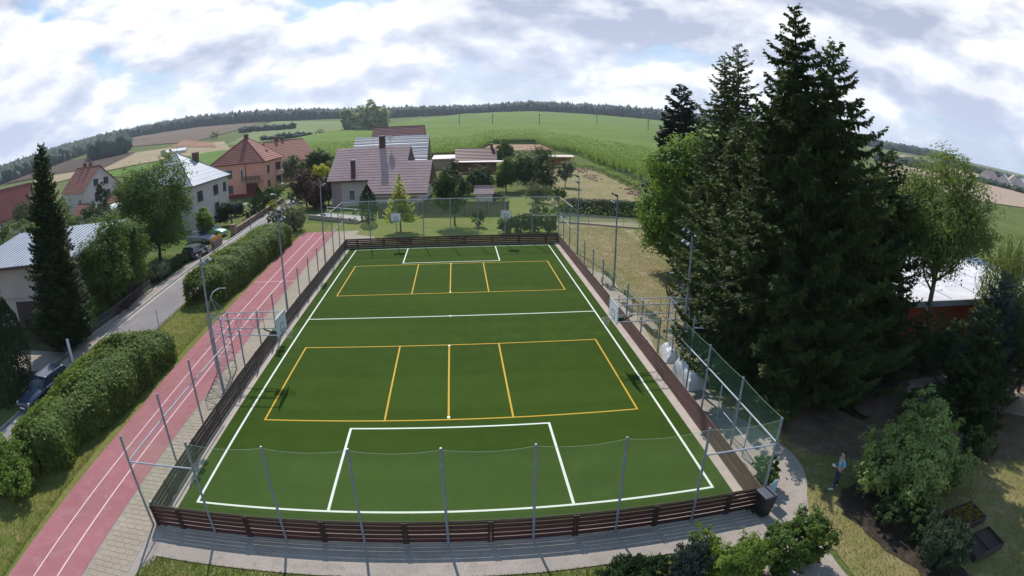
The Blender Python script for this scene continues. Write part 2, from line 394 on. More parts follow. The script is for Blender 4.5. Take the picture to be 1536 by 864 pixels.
# kerbs along the turf
def slab(name, x0, x1, y0, y1, z0, z1, m, kind='structure', parent=None):
    o = MB().box(((x0+x1)/2, (y0+y1)/2, (z0+z1)/2), (x1-x0, y1-y0, z1-z0)).build(name, m, parent)
    if kind: o['kind'] = kind
    return o
slab('concrete_kerb', XR-0.48, XR-0.03, YN+0.05, YF-0.03, -0.02, 0.035, kerb_m)
slab('concrete_kerb', XL+0.03, XL+0.5, YN+0.05, YF-0.03, -0.02, 0.035, kerb_m)
slab('concrete_kerb', XL+0.03, XR-0.03, YF-0.12, YF+0.1, -0.02, 0.06, kerb_m)
slab('concrete_kerb', XL+0.5, XR-0.48, YN-0.12, YN+0.45, -0.02, 0.03, kerb_m)

verge = ground_mat('mown_verge_grass', [(0.135, 0.145, 0.038), (0.11, 0.135, 0.034), (0.20, 0.165, 0.07)], (0.25, 1.6, 14.0))
dry = ground_mat('dry_summer_lawn', [(0.22, 0.185, 0.10), (0.17, 0.162, 0.072), (0.30, 0.24, 0.15)], (0.16, 0.7, 12.0))
lawn = ground_mat('green_garden_lawn', [(0.14, 0.155, 0.045), (0.11, 0.145, 0.035), (0.19, 0.17, 0.075)], (0.15, 0.8, 10.0))
shadesoil = ground_mat('needle_covered_soil', [(0.15, 0.105, 0.08), (0.10, 0.075, 0.055), (0.20, 0.145, 0.11)], (0.3, 1.5, 9.0))
sheet('verge_grass', organic([(-23.5, -45), (-16.7, -45), (-16.7, -10), (-16.7, 36), (-24.5, 36), (-24, 4), (-22.2, -2)], 0.2, seed=2), -0.004, verge)
sheet('dry_lawn', [(11.2, -16), (30, -16), (30, 33), (13.3, 34), (11.3, 22.2)], -0.006, dry)
sheet('right_lawn', [(13.0, -45), (40, -45), (40, -16.01), (11.25, -16.01), (11.25, -24), (13.2, -26)], -0.006, ground_mat('half_dry_lawn', [(0.20, 0.17, 0.075), (0.15, 0.15, 0.05), (0.27, 0.21, 0.11)], (0.12, 0.7, 12.0)))
sheet('front_lawn', organic([(-10.9, -45), (11.2, -45), (11.35, -29.5), (10.8, -27.3), (9.1, -25.45), (7.2, -24.5), (0, -24.45), (-6, -24.5), (-10.4, -24.7), (-11.3, -27)], 0.06, seed=4), 0.008, lawn)
sheet('garden_lawn', [(-17, 24.5), (11.2, 22.3), (13.2, 34), (16, 60), (-16, 40)], -0.010, lawn)
sheet('needle_soil', organic([(15.6, -19.5), (20, -22.5), (27, -25), (36, -27), (36, 4), (24, 10), (19.0, 7), (17.6, 0), (15.6, -6), (14.9, -13)], 0.25, seed=6), 0.0, shadesoil)
sheet('dark_ground_patch', organic([(14.7, -23.6), (16.6, -22.6), (19.5, -25.6), (18.0, -26.4), (17.8, -30), (16.4, -31), (15.4, -27.4)], 0.2, seed=17), 0.004, ground_mat('dark_brown_ground', [(0.055, 0.042, 0.032), (0.04, 0.032, 0.026), (0.085, 0.065, 0.05)], (0.3, 1.5, 9.0), bump=0.8))  # patch of darker brown ground, left free of grass tufts
sheet('sandy_patch', organic([(24, -19), (31, -21), (36, -24), (34, -16), (27, -15)], 0.3, seed=7), 0.005, mat('pale_sandy_soil', (0.34, 0.27, 0.22), (0.25, 0.19, 0.15), 0.7, 0.95, bump=0.4))
sheet('garden_ground', organic([(14.5, 47), (25, 45), (36, 44), (36, 80), (36, 112), (18, 112), (16, 80)], 0.3, seed=8), -0.004, dry)
sheet('yard_shade_sheet', organic([(-48, -22), (-29.0, -22), (-28.6, -7), (-28.6, 9), (-31, 16), (-46, 12)], 0.3, seed=9), -0.004, ground_mat('shade_toned_ground', [(0.07, 0.075, 0.03), (0.055, 0.05, 0.03), (0.10, 0.09, 0.045)], (0.2, 1.0, 8.0)))  # dark ground sheet: tree shade over the yard is put into its colour
sheet('driveway', [(-38, -10.2), (-28.2, -9.8), (-28.0, -6.4), (-38, -6.2)], 0.004, mat('sandy_driveway', (0.30, 0.24, 0.20), (0.22, 0.18, 0.15), 1.2, 0.95, bump=0.3))
# running track
trackm = ground_mat('red_tartan_track', [(0.31, 0.13, 0.143), (0.28, 0.115, 0.128), (0.33, 0.155, 0.16)], (0.3, 1.5, 40.0), bump=0.2, rough=0.85)
TX0, TX1 = -17.15, -13.35
def tx(y, k):   # the track leans a little to the left with distance
    return k - 0.035*max(0.0, y+5)*0.6 if k < -15 else k - 0.02*max(0.0, y+5)
ys = list(np.linspace(-46, 31.8, 27))
def strip(name, f0, f1, z, m, kind='structure', ys=ys):
    V = []; F = []
    for y in ys: V += [(f0(y), y, z), (f1(y), y, z)]
    for i in range(len(ys)-1): F.append((2*i, 2*i+1, 2*i+3, 2*i+2))
    me = bpy.data.meshes.new(name); me.from_pydata(V, [], F); me.update(); o = link(name, me, m); o['kind'] = kind; return o
eL = lambda y: -16.9 - 0.045*max(0, y+15)*0.9
eR = lambda y: -13.35 - 0.028*max(0, y+10)
strip('running_track', eL, eR, 0.010, trackm)
lm = mat('track_line_paint', (0.62, 0.5, 0.5), (0.55, 0.42, 0.43), 12, 0.8)
for k in (0.37, 0.69):
    strip('track_lane_line', lambda y, k=k: eL(y)+(eR(y)-eL(y))*k-0.03, lambda y, k=k: eL(y)+(eR(y)-eL(y))*k+0.03, 0.014, lm)
sheet('track_cross_line', [(eL(10)+0.1, 10), (eR(10), 10), (eR(10), 10.07), (eL(10)+0.1, 10.07)], 0.015, lm)
# paving
pave_base = ground_mat('sandy_paving_joint', [(0.27, 0.24, 0.205), (0.25, 0.22, 0.19), (0.29, 0.25, 0.215)], (0.2, 1.2, 12))
sheet('pavement', [(-13.5, -46), (-10.6, -46), (-10.6, -22.69), (-11.25, -22.69), (-11.25, 22.2), (-14.3, 32), (-14.6, 31.8), (-14.2, 15), (-13.6, -10)], 0.0, pave_base)
slabm = mat('grey_paving_block', (0.32, 0.265, 0.205), (0.26, 0.215, 0.165), 0.6, 0.9, bump=0.3, bscale=10)
rng = np.random.default_rng(3)
def paver_field(x0f, x1, y0, y1, sx, sy):
    mb = MB(); y = y0; row = 0
    while y < y1:
        x = x1 - (sx/2 if row % 2 else 0); 
        while x > x0f(y)+sx*0.6:
            h = 0.008+0.003*rng.random()
            a, b = x-sx+0.006, x-0.006; c, e = y+0.006, y+sy-0.006
            mb.add([(a, c, 0.001), (b, c, 0.001), (b, e, 0.001), (a, e, 0.001), (a+.006, c+.006, h), (b-.006, c+.006, h), (b-.006, e-.006, h), (a+.006, e-.006, h)],
                   [(4, 5, 6, 7), (0, 1, 5, 4), (1, 2, 6, 5), (2, 3, 7, 6), (3, 0, 4, 7)])
            x -= sx
        y += sy; row += 1
    return mb
paver_field(lambda y: eR(y), -11.42, -46, 31.5, 0.42, 0.30).build('paving_blocks', slabm)['kind'] = 'stuff'
walk = ground_mat('pale_concrete_paving', [(0.335, 0.285, 0.25), (0.29, 0.25, 0.22), (0.25, 0.215, 0.19)], (0.3, 1.9, 11.0), bump=0.3)
front = [(-11.4, -22.72), (-11.4, -25.9), (-10.75, -24.45), (-5, -24.4), (3, -24.38), (7.3, -24.25), (8.3, -24.7), (9.2, -25.4), (10.1, -26.3), (10.8, -27.2), (11.2, -28.2), (11.35, -30), (11.2, -46), (13.1, -46), (13.08, -30), (12.98, -28.2), (12.9, -26.8), (12.92, -25.6), (13.05, -24.6), (13.35, -23.6), (13.85, -22.6), (14.35, -21.8), (14.65, -21.0), (14.8, -20.2), (14.78, -19.3), (14.55, -18.3), (14.2, -17.2), (13.85, -16.2), (13.55, -14.6), (13.3, -12), (12.2, -8), (11.4, -8), (11.4, -22.72)]
sheet('pavement', front, 0.002, walk)
sheet('gravel_path', [(11.4, -7.99), (12.2, -7.99), (13.2, 0), (13.6, 8), (12.2, 12), (11.4, 14)], 0.003, mat('pale_gravel_path', (0.34, 0.29, 0.24), (0.25, 0.22, 0.18), 5, 0.95, bump=0.4))
sheet('pavement', [(-14.0, 22.4), (-8.2, 24.5), (-9, 27.5), (-14.5, 31.7), (-14.3, 24)], 0.003, walk)
# road on the left with kerb
asph = mat('worn_asphalt', (0.20, 0.18, 0.18), (0.165, 0.15, 0.152), 0.5, 0.92, bump=0.3, bscale=20)
rl = lambda y: -26.6 - 0.075*max(-14, min(y, 60))*0.75
rrr = lambda y: -22.3 - 0.085*max(-14, min(y, 60))*0.95
strip('road', rl, rrr, 0.006, asph, ys=list(np.linspace(-50, 95, 50)))
strip('gutter_strip', lambda y: rl(y)+0.05, lambda y: rl(y)+0.42, 0.012, concrete, ys=list(np.linspace(-50, 95, 50)))
kb = MB()
for i in range(70):
    y = -45+i*2.0; a = rl(y)-0.16; b = rl(y+1.98)-0.16
    kb.add([(a, y, -.02), (a+.18, y, -.02), (b+.18, y+1.98, -.02), (b, y+1.98, -.02), (a, y, .11), (a+.18, y, .11), (b+.18, y+1.98, .11), (b, y+1.98, .11)],
           [(3, 2, 1, 0), (4, 5, 6, 7), (0, 1, 5, 4), (1, 2, 6, 5), (2, 3, 7, 6), (3, 0, 4, 7)])
kb.build('road_kerb', concrete)['kind'] = 'structure'
strip('footpath', lambda y: rl(y)-1.5, lambda y: rl(y)-0.16, 0.02, walk, ys=list(np.linspace(-14, 30, 20)))

# ------------------------------------------------------------------ plank walls
def plank_wall(label, p0, p1, joints, m, side, group='plank walls round the pitch'):
    """p0->p1 with posts at the joints (distances along); five planks per bay, each an object"""
    p0 = Vector((*p0, 0)); p1 = Vector((*p1, 0)); d = (p1-p0).normalized(); L = (p1-p0).length; n = Vector((-d.y, d.x, 0))*side
    root = empty('plank_wall', p0, math.atan2(d.y, d.x), label, 'wall', group)
    js = sorted(set([0.0]+[j for j in joints if 0.05 < j < L-0.05]+[L])); cache = {}
    for a, b in zip(js[:-1], js[1:]):
        key = round(b-a, 2)
        if key not in cache:
            mb = MB().box((0, 0, 0), (b-a-0.006, 0.03, 0.170)); o = mb.build('plank', m, None, bevel=0.004); cache[key] = o.data; bpy.data.objects.remove(o)
        for k in range(5):
            link('plank', cache[key], None, root, ((a+b)/2, random.uniform(-.004, .004), 0.125+k*0.20+random.uniform(-.004, .004)), (random.uniform(-.02, .02), random.uniform(-.0015, .0015), 0))
    pm = MB().box((0, 0, 0.49), (0.09, 0.05, 0.98)); me = None
    for j in js:
        for off in ((-0.055, 0.055) if 0 < j < L else (0.0,)):
            if me is None: o = pm.build('wall_post', mat('rusty_dark_steel', (0.06, 0.035, 0.03), (0.04, 0.025, 0.022), 5, 0.7), root); me = o.data
            else: o = link('wall_post', me, None, root)
            o.location = (min(max(j+off, 0.05), L-0.05), side*0.052, 0)
    return root
random.seed(5)
jn = [-10.04-XL+2.8626*i for i in range(8)]
plank_wall('long dark brown plank wall nearest the camera, in front of the lower goal line', (XL, YN), (XR, YN), jn, plank_dark, -1)
plank_wall('dark plank wall at the far end of the pitch, under the two white backboards', (XL, YF), (XR, YF), jn, plank_dark, -1)
js = [1.6+3.25*i for i in range(14)]
plank_wall('dark plank wall along the red running track, left side of the pitch', (XL, YN+0.05), (XL, YF-0.05), js, plank_grey, 1)
plank_wall('reddish brown plank wall with pale kerb along the right side of the pitch', (XR, YN+0.05), (XR, YF-0.05), js, plank_red, -1)

# ------------------------------------------------------------------ fence posts, rails and nets
def netmat(name, col, alpha, cell=0.06):
    m = bpy.data.materials.new(name); m.use_nodes = True; t = NT(m.node_tree); t.n.clear()
    out = t.new('ShaderNodeOutputMaterial'); d = t.new('ShaderNodeBsdfDiffuse'); tr = t.new('ShaderNodeBsdfTransparent')
    tc = t.new('ShaderNodeTexCoord'); n = t.noise(tc.outputs['Object'], 1.3, 3, 0.5)
    d.inputs[0].default_value = (*col, 1)
    tl = t.new('ShaderNodeBsdfTranslucent'); tl.inputs[0].default_value = (*col, 1)
    a = t.new('ShaderNodeAddShader'); t.link(d.outputs[0], a.inputs[0]); t.link(tl.outputs[0], a.inputs[1])
    mx = t.new('ShaderNodeMixShader'); t.link(t.math('MULTIPLY', t.math('ADD', n, 0.5), alpha), mx.inputs[0])
    t.link(tr.outputs[0], mx.inputs[1]); t.link(a.outputs[0], mx.inputs[2]); t.link(mx.outputs[0], out.inputs[0])
    return m
net_m = netmat('green_netting', (0.12, 0.20, 0.11), 0.075)
net_s = netmat('side_green_netting', (0.09, 0.21, 0.14), 0.12)
net_d = netmat('dense_green_netting', (0.055, 0.20, 0.13), 0.30)
cord_m = mat('pale_net_cord', (0.22, 0.32, 0.22), (0.25, 0.36, 0.26), 8, 0.8)
def fence(label, pts, posts, nets, rails, group='tall ball fences round the pitch', netmaterial=None):
    root = empty('ball_fence', (0, 0, 0), 0, label, 'fence', group); cache = {}
    for (x, y, h) in posts:
        k = round(h, 2)
        if k not in cache:
            mb = MB().tube((0, 0, 0), (0, 0, h), 0.048, n=10).tube((0, 0, h), (0, 0, h+0.03), 0.054, 0.035, n=10)
            o = mb.build('post', steel, root, smooth=False); cache[k] = o.data
        else: o = link('post', cache[k], None, root)
        o.location = (x, y, 0)
    for (a, b, h0, h1, sag) in nets:
        n = 8; V = []; F = []
        for i in range(n+1):
            s = i/n; x = a[0]+(b[0]-a[0])*s; y = a[1]+(b[1]-a[1])*s
            V += [(x, y, h0), (x, y, h1-sag*4*s*(1-s))]
        for i in range(n): F.append((2*i, 2*i+2, 2*i+3, 2*i+1))
        me = bpy.data.meshes.new('net'); me.from_pydata(V, [], F); me.update()
        link('net', me, netmaterial or net_m, root)
        mb = MB(); mb.path([Vector(V[2*i+1]) for i in range(n+1)], [0.006]*(n+1), 5)
        mb.build('net_cord', cord_m, root)
    for (a, b, r) in rails: MB().tube(a, b, r, n=8).build('rail', steel_light, root)
    return root
OFF = 0.10
ny = YN-0.08; px = [-11.475+2.8626*i for i in range(9)]
fence('near ball fence of four metre posts with green net behind the lower goal line', None,
      [(x, ny, 4.0) for x in px],
      [((px[i], ny-0.02), (px[i+1], ny-0.02), 1.0, 3.97, 0.12) for i in range(8)],
      [((px[0], ny, 2.95), (px[1], ny, 2.95), 0.032), ((px[7], ny, 2.95), (px[8], ny, 2.95), 0.032)])
xl, xr = -11.5, 11.5
def side_fence(x, label, gate):
    ysn = [-19.43, -16.1]; posts = [(x, y, 4.0) for y in ysn]; low = [-9.6, -6.45, -3.3, 3.2, 6.45, 9.7]; far = [16.4, 19.6, 22.2]
    posts += [(x, y, 2.95) for y in low]+[(x, y, 5.0) for y in far[:2]]
    s = 1 if x > 0 else -1; nx = x+0.0*s
    seq = [(ny, 4.0), (-19.43, 4.0), (-16.1, 4.0), (-12.85, 4.0)]
    nets = [((nx, a[0]), (nx, b[0]), 1.0, min(a[1], b[1])-.03, 0.06) for a, b in zip(seq[:-1], seq[1:])]
    seq = [(-12.85, 2.95), (-9.6, 2.95), (-6.45, 2.95), (-3.3, 2.95), (0, 2.95), (3.2, 2.95), (6.45, 2.95), (9.7, 2.95), (13.0, 2.95)]
    nets += [((nx, a[0]), (nx, b[0]), 1.0, 2.92, 0.05) for a, b in zip(seq[:-1], seq[1:])]
    seq = [(13.0, 5), (16.4, 5), (19.6, 5), (22.06, 5)]
    nets += [((nx, a[0]), (nx, b[0]), 1.0, 4.97, 0.05) for a, b in zip(seq[:-1], seq[1:])]
    rails = [((x, ny, 2.95), (x, -12.0, 2.95), 0.032), ((x, 15.2, 4.95), (x, 22.06, 4.95), 0.03), ((x, 15.2, 2.95), (x, 22.06, 2.95), 0.03)]
    fence(label, None, posts, nets, rails, netmaterial=(net_m if x < 0 else net_s))
side_fence(xl, 'left ball fence standing between the plank wall and the red running track', False)
side_fence(xr, 'right ball fence with green netting between the plank wall and the dry lawn', True)
fy = 22.1
fence('far ball fence of five metre posts carrying the two white backboards', None,
      [(x, fy, 5.0) for x in px],
      [((px[i], fy+.02), (px[i+1], fy+.02), 1.0, 4.97, 0.03) for i in range(8)],
      [((px[0], fy, 4.95), (px[8], fy, 4.95), 0.03), ((px[7], fy, 2.95), (px[8], fy, 2.95), 0.03)])
g_ = empty('gate', (12.35, -19.2, 0), 0, 'tubular steel gate frame standing in the right fence behind the plank wall', 'gate')
MB().tube((0, 0, 0), (0, 0, 2.1), 0.03).tube((0, 3.0, 0), (0, 3.0, 2.1), 0.03).tube((0, -.03, 2.1), (0, 3.03, 2.1), 0.03).build('gate_frame', steel_light, g_)
MB().tube((0, 1.4, 0.05), (0, 1.4, 2.08), 0.018).tube((0, 0.03, 0.9), (0, 2.97, 0.9), 0.015).build('gate_bar', steel, g_)

# ------------------------------------------------------------------ floodlight masts
lampglass = mat('floodlight_glass', (0.45, 0.48, 0.52), (0.35, 0.38, 0.42), 6, 0.15, spec=0.8)
def mast(x, y, h, face, label, shades=2, bits=0):
    r = empty('floodlight_mast', (x, y, 0), 0, label, 'floodlight mast', 'floodlight masts along the pitch')
    MB().tube((0, 0, 0), (0, 0, h*0.45), 0.085, 0.075, 12).tube((0, 0, h*0.45), (0, 0, h), 0.065, 0.05, 12).tube((0, 0, 0), (0, 0, 0.06), 0.16, 0.16, 12).build('pole', steel, r)
    [MB().tube((0, -0.45, zq), (0, 0.45, zq), 0.03).build('crossarm', steel, r) for zq in (h-0.05, h-0.62)]
    for zz in (h-0.02, h-0.6):
        for yy in (-0.34, 0.34):
            o = MB().box((0, 0, 0), (0.34, 0.34, 0.13), taper=0.8).box((0, 0, -0.075), (0.36, 0.38, 0.03)).build('floodlight', black_p if zz > h-0.3 else mat('grey_lamp_housing', (0.2, 0.21, 0.23), rough=0.5), r, bevel=0.012)
            o.location = (face*0.24, yy, zz+0.12); o.rotation_euler = (0, R(28)*-face, R(random.uniform(-12, 12)))
            MB().box((0, 0, -0.093), (0.30, 0.32, 0.012)).build('lamp_glass', lampglass, o)
            MB().box((-face*0.12, 0, 0.03), (0.2, 0.05, 0.04)).build('bracket', steel, o)
    return r
ml = [(-12.32, -11.45, 7.75, 'nearest floodlight mast on the left, beside the running track'), (-12.05, 1.43, 7.5, 'middle floodlight mast on the left, just beyond the left backboard'), (-12.3, 15.9, 8.15, 'farthest floodlight mast on the left, by the end of the running track'),
      (12.35, -11.05, 7.9, 'nearest floodlight mast on the right, beside the white plastic wrapped bundle'), (13.1, 5.66, 7.4, 'middle floodlight mast on the right, by the dry lawn'), (12.45, 17.06, 7.65, 'farthest floodlight mast on the right, near the far corner')]
for x, y, h, l in ml: mast(x, y, h, 1 if x < 0 else -1, l)
cr = empty('lamp_pole', (11.9, -13.2, 0), 0, 'thin dark steel pole with a lamp bracket beside the right plank wall', 'pole')
MB().tube((0, 0, 0), (0, 0, 4.3), 0.045, n=10).build('pole', steel, cr); MB().tube((0, 0, 3.7), (0.5, -0.1, 3.7), 0.03).build('bracket', steel_light, cr)

# ------------------------------------------------------------------ basketball structures
blk = mat('black_board_marking', (0.05, 0.055, 0.065), rough=0.7); redm = mat('hoop_steel', (0.42, 0.44, 0.46), rough=0.5)
def backboard(parent, at, axis, s, hoopdir, w=1.8, h=1.05):
    """board in the plane x=const (axis 'X') or y=const (axis 'Y'), facing hoopdir"""
    x, y, z = at
    def P(u, v, d): return (x+d*hoopdir, y+u, z+v) if axis == 'X' else (x+u, y+d*hoopdir, z+v)
    def bar(mb, u0, u1, v0, v1, d0, d1):
        c = P((u0+u1)/2, (v0+v1)/2, (d0+d1)/2); dd = (abs(d1-d0), abs(u1-u0), abs(v1-v0)) if axis == 'X' else (abs(u1-u0), abs(d1-d0), abs(v1-v0))
        mb.box(c, dd)
    mb = MB(); bar(mb, -w/2, w/2, -h/2, h/2, 0, 0.04); b = mb.build('backboard', white_p, parent, bevel=0.006)
    mb = MB(); t = 0.05
    iw, ih = (0.30*w/1.8+0.02, 0.45*h/1.05)
    bar(mb, -iw, iw, -h/2+0.12+ih-t, -h/2+0.12+ih, 0.041, 0.046); bar(mb, -iw, iw, -h/2+0.12, -h/2+0.12+t, 0.041, 0.046)
    for q in (-1, 1): bar(mb, q*iw-(t if q > 0 else 0), q*iw+(t if q < 0 else 0), -h/2+0.12+t, -h/2+0.12+ih-t, 0.041, 0.046)
    mb.build('target_square', blk, b)
    mb = MB()
    for q in (-1, 1): bar(mb, q*(w/2-0.02)-0.02, q*(w/2-0.02)+0.02, -h/2, h/2, 0.041, 0.047); bar(mb, -w/2+.04, w/2-.04, q*(h/2-0.02)-0.02, q*(h/2-0.02)+0.02, 0.041, 0.047)
    mb.build('border_line', mat('grey_board_border', (0.35, 0.37, 0.42)), b)
    c = P(0, -h/2+0.08, 0.40); mb = MB().ring(c, 0.225, 0.012, 18, 5); bar(mb, -0.06, 0.06, -h/2+0.05, -h/2+0.09, 0.04, 0.18)
    hp = mb.build('hoop', redm, parent)
    mb = MB()
    for i in range(12):
        for dr in (1, -1):
            a = 2*PI*i/12; a2 = a+dr*2*PI/12
            mb.tube((c[0]+.22*math.cos(a), c[1]+.22*math.sin(a), c[2]), (c[0]+.15*math.cos(a2), c[1]+.15*math.sin(a2), c[2]-0.2), 0.004, n=3)
            mb.tube((c[0]+.15*math.cos(a2), c[1]+.15*math.sin(a2), c[2]-0.2), (c[0]+.12*math.cos(a), c[1]+.12*math.sin(a), c[2]-0.42), 0.004, n=3)
    mb.build('hoop_net', mat('white_net_cord', (0.6, 0.6, 0.58)), hp)['kind'] = 'stuff'
def side_goal(s, yc, label):
    """lattice tower outside the wall with a tubular cantilever carrying the board over the pitch; s = +1 right, -1 left"""
    r = empty('basketball_stand', (s*13.0, yc, 0), 0, label, 'basketball stand', 'basketball stands on lattice towers')
    bx = s*9.15 - s*13.0; tw = 0.55
    legs = [(-s*0.35, -tw, 0), (-s*0.35, tw, 0), (s*0.75, 0, 0)]; tops = [(-s*0.35, -tw, 3.5), (-s*0.35, tw, 3.5), (s*0.75, 0, 3.5)]
    for a, b in zip(legs, tops): MB().tube(a, b, 0.04, n=8).build('tower_leg', steel, r)
    mb = MB()
    for k in range(7):
        z0, z1 = 0.1+k*0.49, 0.1+(k+1)*0.49
        for i in range(3):
            a, b = legs[i], legs[(i+1) % 3]
            if k % 2: a, b = b, a
            mb.tube((a[0], a[1], z0), (b[0], b[1], z1), 0.014, n=5)
            mb.tube((legs[i][0], legs[i][1], z1), (legs[(i+1) % 3][0], legs[(i+1) % 3][1], z1), 0.012, n=5)
    mb.build('lattice', steel, r)['kind'] = 'stuff'
    for zz in (2.55, 3.5):
        for q in (-1, 1):
            MB().tube((s*0.75 if False else -s*0.35-s*-0.05, q*tw, zz), (bx+s*0.08, q*tw, zz), 0.032, n=8).build('arm_tube', steel_light, r)
    mb = MB(); x0 = -s*0.35; n = 6
    for k in range(n):
        xa = x0+(bx+s*0.1-x0)*k/n; xb = x0+(bx+s*0.1-x0)*(k+1)/n
        for q in (-1, 1):
            if k in (1, 4): mb.tube((xa, q*tw, 2.55), (xa, q*tw, 3.5), 0.018, n=6)
            if k in (1, 2, 3): mb.tube((xa, q*tw, 2.55 if k % 2 else 3.5), (xb, q*tw, 3.5 if k % 2 else 2.55), 0.014, n=5)
    for zz in (2.55, 3.5):
        for fr in (0.0, 0.5, 0.97):
            xx = x0+(bx-x0)*fr; mb.tube((xx, -tw, zz), (xx, tw, zz), 0.02, n=6)
        mb.tube((x0, -tw, zz), (s*0.75, 0, zz), 0.02, n=6).tube((x0, tw, zz), (s*0.75, 0, zz), 0.02, n=6)
    mb.build('arm_brace', steel, r)['kind'] = 'stuff'
    # arched hood over the tower
    J = Vector((s*0.3, 0, 4.6))
    for p in tops: MB().tube(p, J, 0.022, n=6).build('stay', steel, r)
    MB().path([J, Vector((s*0.25, 0.3, 4.82)), Vector((s*0.05, 0.75, 4.9)), Vector((-s*0.25, 1.15, 4.78))], [0.03]*4, 7).build('arched_stay', steel_light, r)
    MB().box((bx+s*0.30, 0.1, 2.55), (0.5, 0.5, 0.22)).tube((bx+s*0.5, 0.1, 2.4), (bx+s*1.2, 0.3, 2.6), 0.05).build('lifting_gear', mat('dark_green_steel', (0.03, 0.06, 0.05)), r, bevel=0.01)
    backboard(r, (bx, 0, 3.03), 'X', s, -s)
side_goal(-1, -8.9, 'basketball stand on a lattice tower beside the running track')
side_goal(1, -8.4, 'basketball stand on a lattice tower beside the dry lawn, over green benches')
for x, l in ((-5.76, 'white basketball backboard on the far fence, on the left in front of the young larch'), (5.75, 'white basketball backboard on the far fence, on the right in front of clipped bushes')):
    r = empty('wall_backboard', (x, 22.0, 0), 0, l, 'backboard', 'backboards on the far fence')
    backboard(r, (0, -0.25, 3.2), 'Y', 1, -1, w=1.08, h=0.85)
    [MB().tube(a_, b_, 0.03).build('mounting_bracket', steel, r) for a_, b_ in (((-.3, 0.06, 3.4), (-.3, -0.25, 3.4)), ((.3, 0.06, 3.4), (.3, -0.25, 3.4)), ((0, 0.06, 2.9), (0, -0.25, 3.0)))]

# ------------------------------------------------------------------ benches, bin, bundle, beds
def bench(x, y, rz, L, label):
    r = empty('bench', (x, y, 0), rz, label, 'bench', 'green benches along the right plank wall')
    gm = mat('green_bench_steel', (0.045, 0.115, 0.075), (0.035, 0.09, 0.06), 5, 0.6); wm = mat('weathered_bench_slat', (0.30, 0.25, 0.22), (0.22, 0.19, 0.17), 5, 0.8, aniso=(0.3, 4, 4))
    for k in range(3): MB().box((0, -0.15+0.15*k, 0.46), (L, 0.12, 0.035)).build('seat_slat', wm, r, bevel=0.005)
    for k in range(2): MB().box((0, 0.27+0.03*k, 0.66+0.17*k), (L, 0.03, 0.12)).build('back_slat', gm, r, bevel=0.005)
    for sx in (-L/2+0.2, L/2-0.2):
        MB().box((sx, -0.16, 0.22), (0.05, 0.05, 0.44)).box((sx, 0.22, 0.22), (0.05, 0.05, 0.44)).box((sx, 0.03, 0.43), (0.05, 0.42, 0.03)).box((sx, 0.25, 0.65), (0.045, 0.035, 0.45)).build('bench_frame', gm, r)
bench(12.55, 6.0, R(-86), 2.0, 'green bench farthest back along the right plank wall')
bench(12.7, 1.0, R(-88), 2.4, 'green bench in the middle of the row behind the right plank wall')
bench(12.9, -3.8, R(-87), 2.6, 'green bench with pale slats nearest the right basketball stand')

def wheelie_bin():
    r = empty('wheelie_bin', (11.38, -23.12, 0), R(8), 'black wheelie bin standing at the near right corner of the plank wall', 'bin')
    secs = []
    for z, w, d in ((0.06, 0.42, 0.46), (0.5, 0.5, 0.55), (0.95, 0.57, 0.66), (1.0, 0.6, 0.7)):
        secs.append([(-w/2, -d/2, z), (w/2, -d/2, z), (w/2, d/2, z), (-w/2, d/2, z)])
    MB().loft(secs).build('bin_body', black_p, r, bevel=0.02)
    l = MB().box((0, 0.01, 1.04), (0.6, 0.74, 0.06), taper=0.92).build('lid', mat('dark_grey_plastic', (0.10, 0.105, 0.12), rough=0.35), r, bevel=0.02)
    MB().tube((-0.2, 0.4, 1.02), (0.2, 0.4, 1.02), 0.02).build('handle', black_p, l)
    for s in (-1, 1): MB().tube((s*0.24, 0.26, 0.1), (s*0.3, 0.26, 0.1), 0.1, n=14).build('wheel', black_p, r)
wheelie_bin()
r = empty('notice_board', (12.0, -22.55, 0), R(25), 'light blue notice board on two legs right beside the black bin', 'board')
MB().box((0, 0, 0.72), (0.55, 0.03, 0.62)).build('board_panel', mat('pale_blue_board', (0.30, 0.52, 0.56), (0.26, 0.47, 0.52), 3, 0.5), r, bevel=0.004)
for s in (-1, 1): MB().tube((s*0.22, 0.03, 0), (s*0.22, 0.03, 0.98), 0.018).build('leg', steel_light, r)

def crumple(label, x, y, rz, dims, seed):
    """large bundle of white plastic sheeting: peaked, sagging, creased"""
    rg = np.random.default_rng(seed); n = 34; a, b, h = dims
    U = np.linspace(-1, 1, n); X, Y = np.meshgrid(U, U, indexing='ij'); Xs, Ys = X*a, Y*b
    env = np.clip(1-np.maximum(np.abs(X), np.abs(Y))**6, 0, 1)
    ridge = 1-0.55*np.abs(X+0.25*np.sin(2.2*Y))-0.18*np.abs(Y-0.3)
    Z = h*env*np.clip(ridge, 0.12, 1)
    for k in range(10):
        th = rg.uniform(0, PI); fr = rg.uniform(2, 7); Z += env*0.035*h*np.abs(np.sin(fr*(X*math.cos(th)+Y*math.sin(th))+rg.uniform(0, 6)))
    Z = np.maximum(Z, 0.0)
    V = np.stack([Xs, Ys, Z+0.005], -1).reshape(-1, 3).tolist(); F = [(i*n+j, (i+1)*n+j, (i+1)*n+j+1, i*n+j+1) for i in range(n-1) for j in range(n-1)]
    me = bpy.data.meshes.new('wrapped_bundle'); me.from_pydata(V, [], F); me.update()
    o = link('wrapped_bundle', me, mat('white_plastic_sheet', (0.66, 0.68, 0.70), (0.54, 0.57, 0.60), 1.2, 0.35, spec=0.5, bump=0.5), None, (x, y, 0), (0, 0, rz))
    tag(o, label, 'bundle', 'white wrapped bundles by the right wall')
crumple('large peaked bundle wrapped in white plastic at the foot of the nearest right floodlight mast', 12.62, -11.6, R(4), (0.5, 1.25, 1.05), 4)
